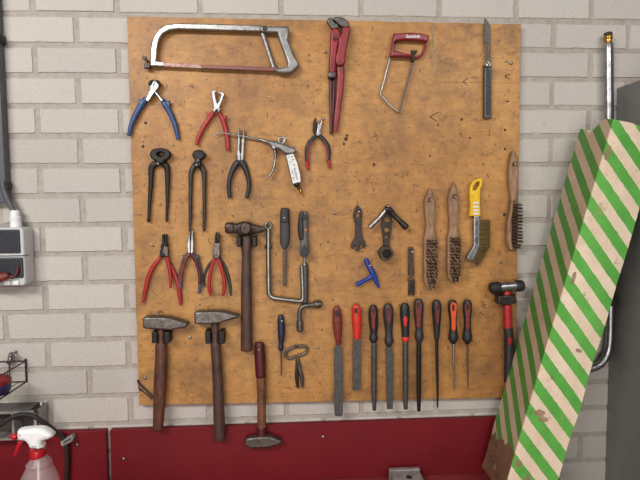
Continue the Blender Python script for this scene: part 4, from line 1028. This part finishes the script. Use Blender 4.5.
part('wall_clamp', rbox(q0.x, q1.x, .0015, .039, q0.z, q1.z, .003), 'rubber', t, 'black clamp holding the pipe to the wall')

# striped cardboard box, leaning sideways
df, db = .192, .050
pt, pb = W(612, 122, df), W(507.6, 476, df)
ax = (pt-pb); ax.y = 0; Lb = ax.length; ax.normalize(); sd = Vector((ax.z, 0, -ax.x))     # right-hand side direction
wq = (W(614.8, 290, df)-W(561.8, 290, df)).length*sd.x
# run the box down until its lower right corner meets the bench
o = pb.copy(); k = ((o+sd*wq).z-BENCH-.001)/ax.z
o = o-ax*k; Lb += k
mz = Matrix((( sd.x, 0, ax.x), (0, 1, 0), (sd.z, 0, ax.z))).to_4x4(); mz.translation = Vector((o.x, -df, o.z))
M['stripe'].node_tree.nodes['stripe_offset'].inputs[1].default_value = 40.5-(W(552.1, 325, df)-o).dot(ax)/STRIPE
def build_carton():
    nz, nx, ny = 60, 7, 6; dep = df-db; vs, fs = [], []; rr = random.Random(21)
    per = [(wq*i/nx, 0) for i in range(nx)]+[(wq, dep*i/ny) for i in range(ny)]+[(wq*(1-i/nx), dep) for i in range(nx)]+[(0, dep*(1-i/ny)) for i in range(ny)]
    P = len(per)
    top = [rr.uniform(-.003, .003) for _ in per]
    for i, (x, y) in enumerate(per):
        if x < .001: top[i] += .006+.020*math.sin(3.0*y/dep*2)*.5 - (.012 if abs(y-dep*.55) < .02 else 0)
        if y < .001: top[i] += .004+.008*math.sin(x/wq*3.1)
    import mathutils
    for k_ in range(nz+1):
        f = k_/nz
        for i, (x, y) in enumerate(per):
            q = mathutils.noise.noise(Vector((x*14+3, y*14, f*9)))*.0022
            cx_, cy_ = x-wq/2, y-dep/2
            s = 1+q/.06
            corner = 1.0
            vs.append((wq/2+cx_*s, dep/2+cy_*s if not (x == 0 and False) else y, f*Lb+(top[i] if k_ == nz else 0)))
    for k_ in range(nz):
        for i in range(P):
            a_1 = k_*P+i; b_1 = k_*P+(i+1) % P; fs.append((a_1, b_1, b_1+P, a_1+P))
    fs.append(tuple(range(P))[::-1])
    # folded flaps closing the top a little below the rim
    n = len(vs)
    for (x, y) in per: vs.append((wq/2+(x-wq/2)*.93, dep/2+(y-dep/2)*.93, Lb-.004+rr.uniform(-.003, .003)))
    for i in range(P):
        fs.append((nz*P+i, nz*P+(i+1) % P, n+(i+1) % P, n+i))
    vs.append((wq/2, dep/2, Lb-.016)); c_ = len(vs)-1
    for i in range(P): fs.append((n+i, n+(i+1) % P, c_))
    me = bpy.data.meshes.new('cardboard_box'); me.from_pydata(vs, [], fs)
    import bmesh
    bm = bmesh.new(); bm.from_mesh(me); bmesh.ops.recalc_face_normals(bm, faces=bm.faces); bm.to_mesh(me); bm.free()
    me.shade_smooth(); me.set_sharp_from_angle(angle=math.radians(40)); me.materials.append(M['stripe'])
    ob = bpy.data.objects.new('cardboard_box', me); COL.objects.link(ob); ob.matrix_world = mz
    tag(ob, 'tall narrow cardboard box with green and cream diagonal stripes leaning on the right', 'box')
build_carton()

# ================================================================== LIGHT AND CAMERA
def area(name, loc, target, sx, sy, power, col=(1, .95, .88)):
    l = bpy.data.lights.new(name, 'AREA'); l.shape = 'RECTANGLE'; l.size = sx; l.size_y = sy; l.energy = power; l.color = col
    o = bpy.data.objects.new(name, l); COL.objects.link(o); o.location = loc
    o.rotation_euler = (Vector(target)-Vector(loc)).to_track_quat('-Z', 'Y').to_euler()
area('ceiling_lamp', (-.75, -2.2, 2.85), (.4, 0, 1.35), 1.5, .35, 56, (1, .975, .94))
area('ceiling_lamp', (1.9, -2.6, 2.85), (.7, 0, 1.35), 1.5, .35, 28, (1, .975, .94))
area('low_fill', (.2, -4.2, 1.0), (.5, 0, 1.0), 2.4, 1.3, 54, (1, .955, .88))  # added fill light, low behind the camera, to brighten the lower wall
w = bpy.data.worlds.new('room'); scn.world = w; w.use_nodes = True
bg = w.node_tree.nodes['Background']; bg.inputs[0].default_value = (.96, .97, 1, 1); bg.inputs[1].default_value = .09

cam = bpy.data.cameras.new('camera'); cam.sensor_width = 36; cam.lens = 36*FPX/640; cam.clip_start = .02
co = bpy.data.objects.new('camera', cam); COL.objects.link(co)
co.location = CAM_P; co.rotation_euler = CAM_R.to_euler('XYZ')
scn.camera = co
scn.view_settings.view_transform = 'Standard'; scn.view_settings.look = 'None'
scn.view_settings.gamma = 1; scn.view_settings.use_curve_mapping = False; scn.view_settings.exposure = 0.0
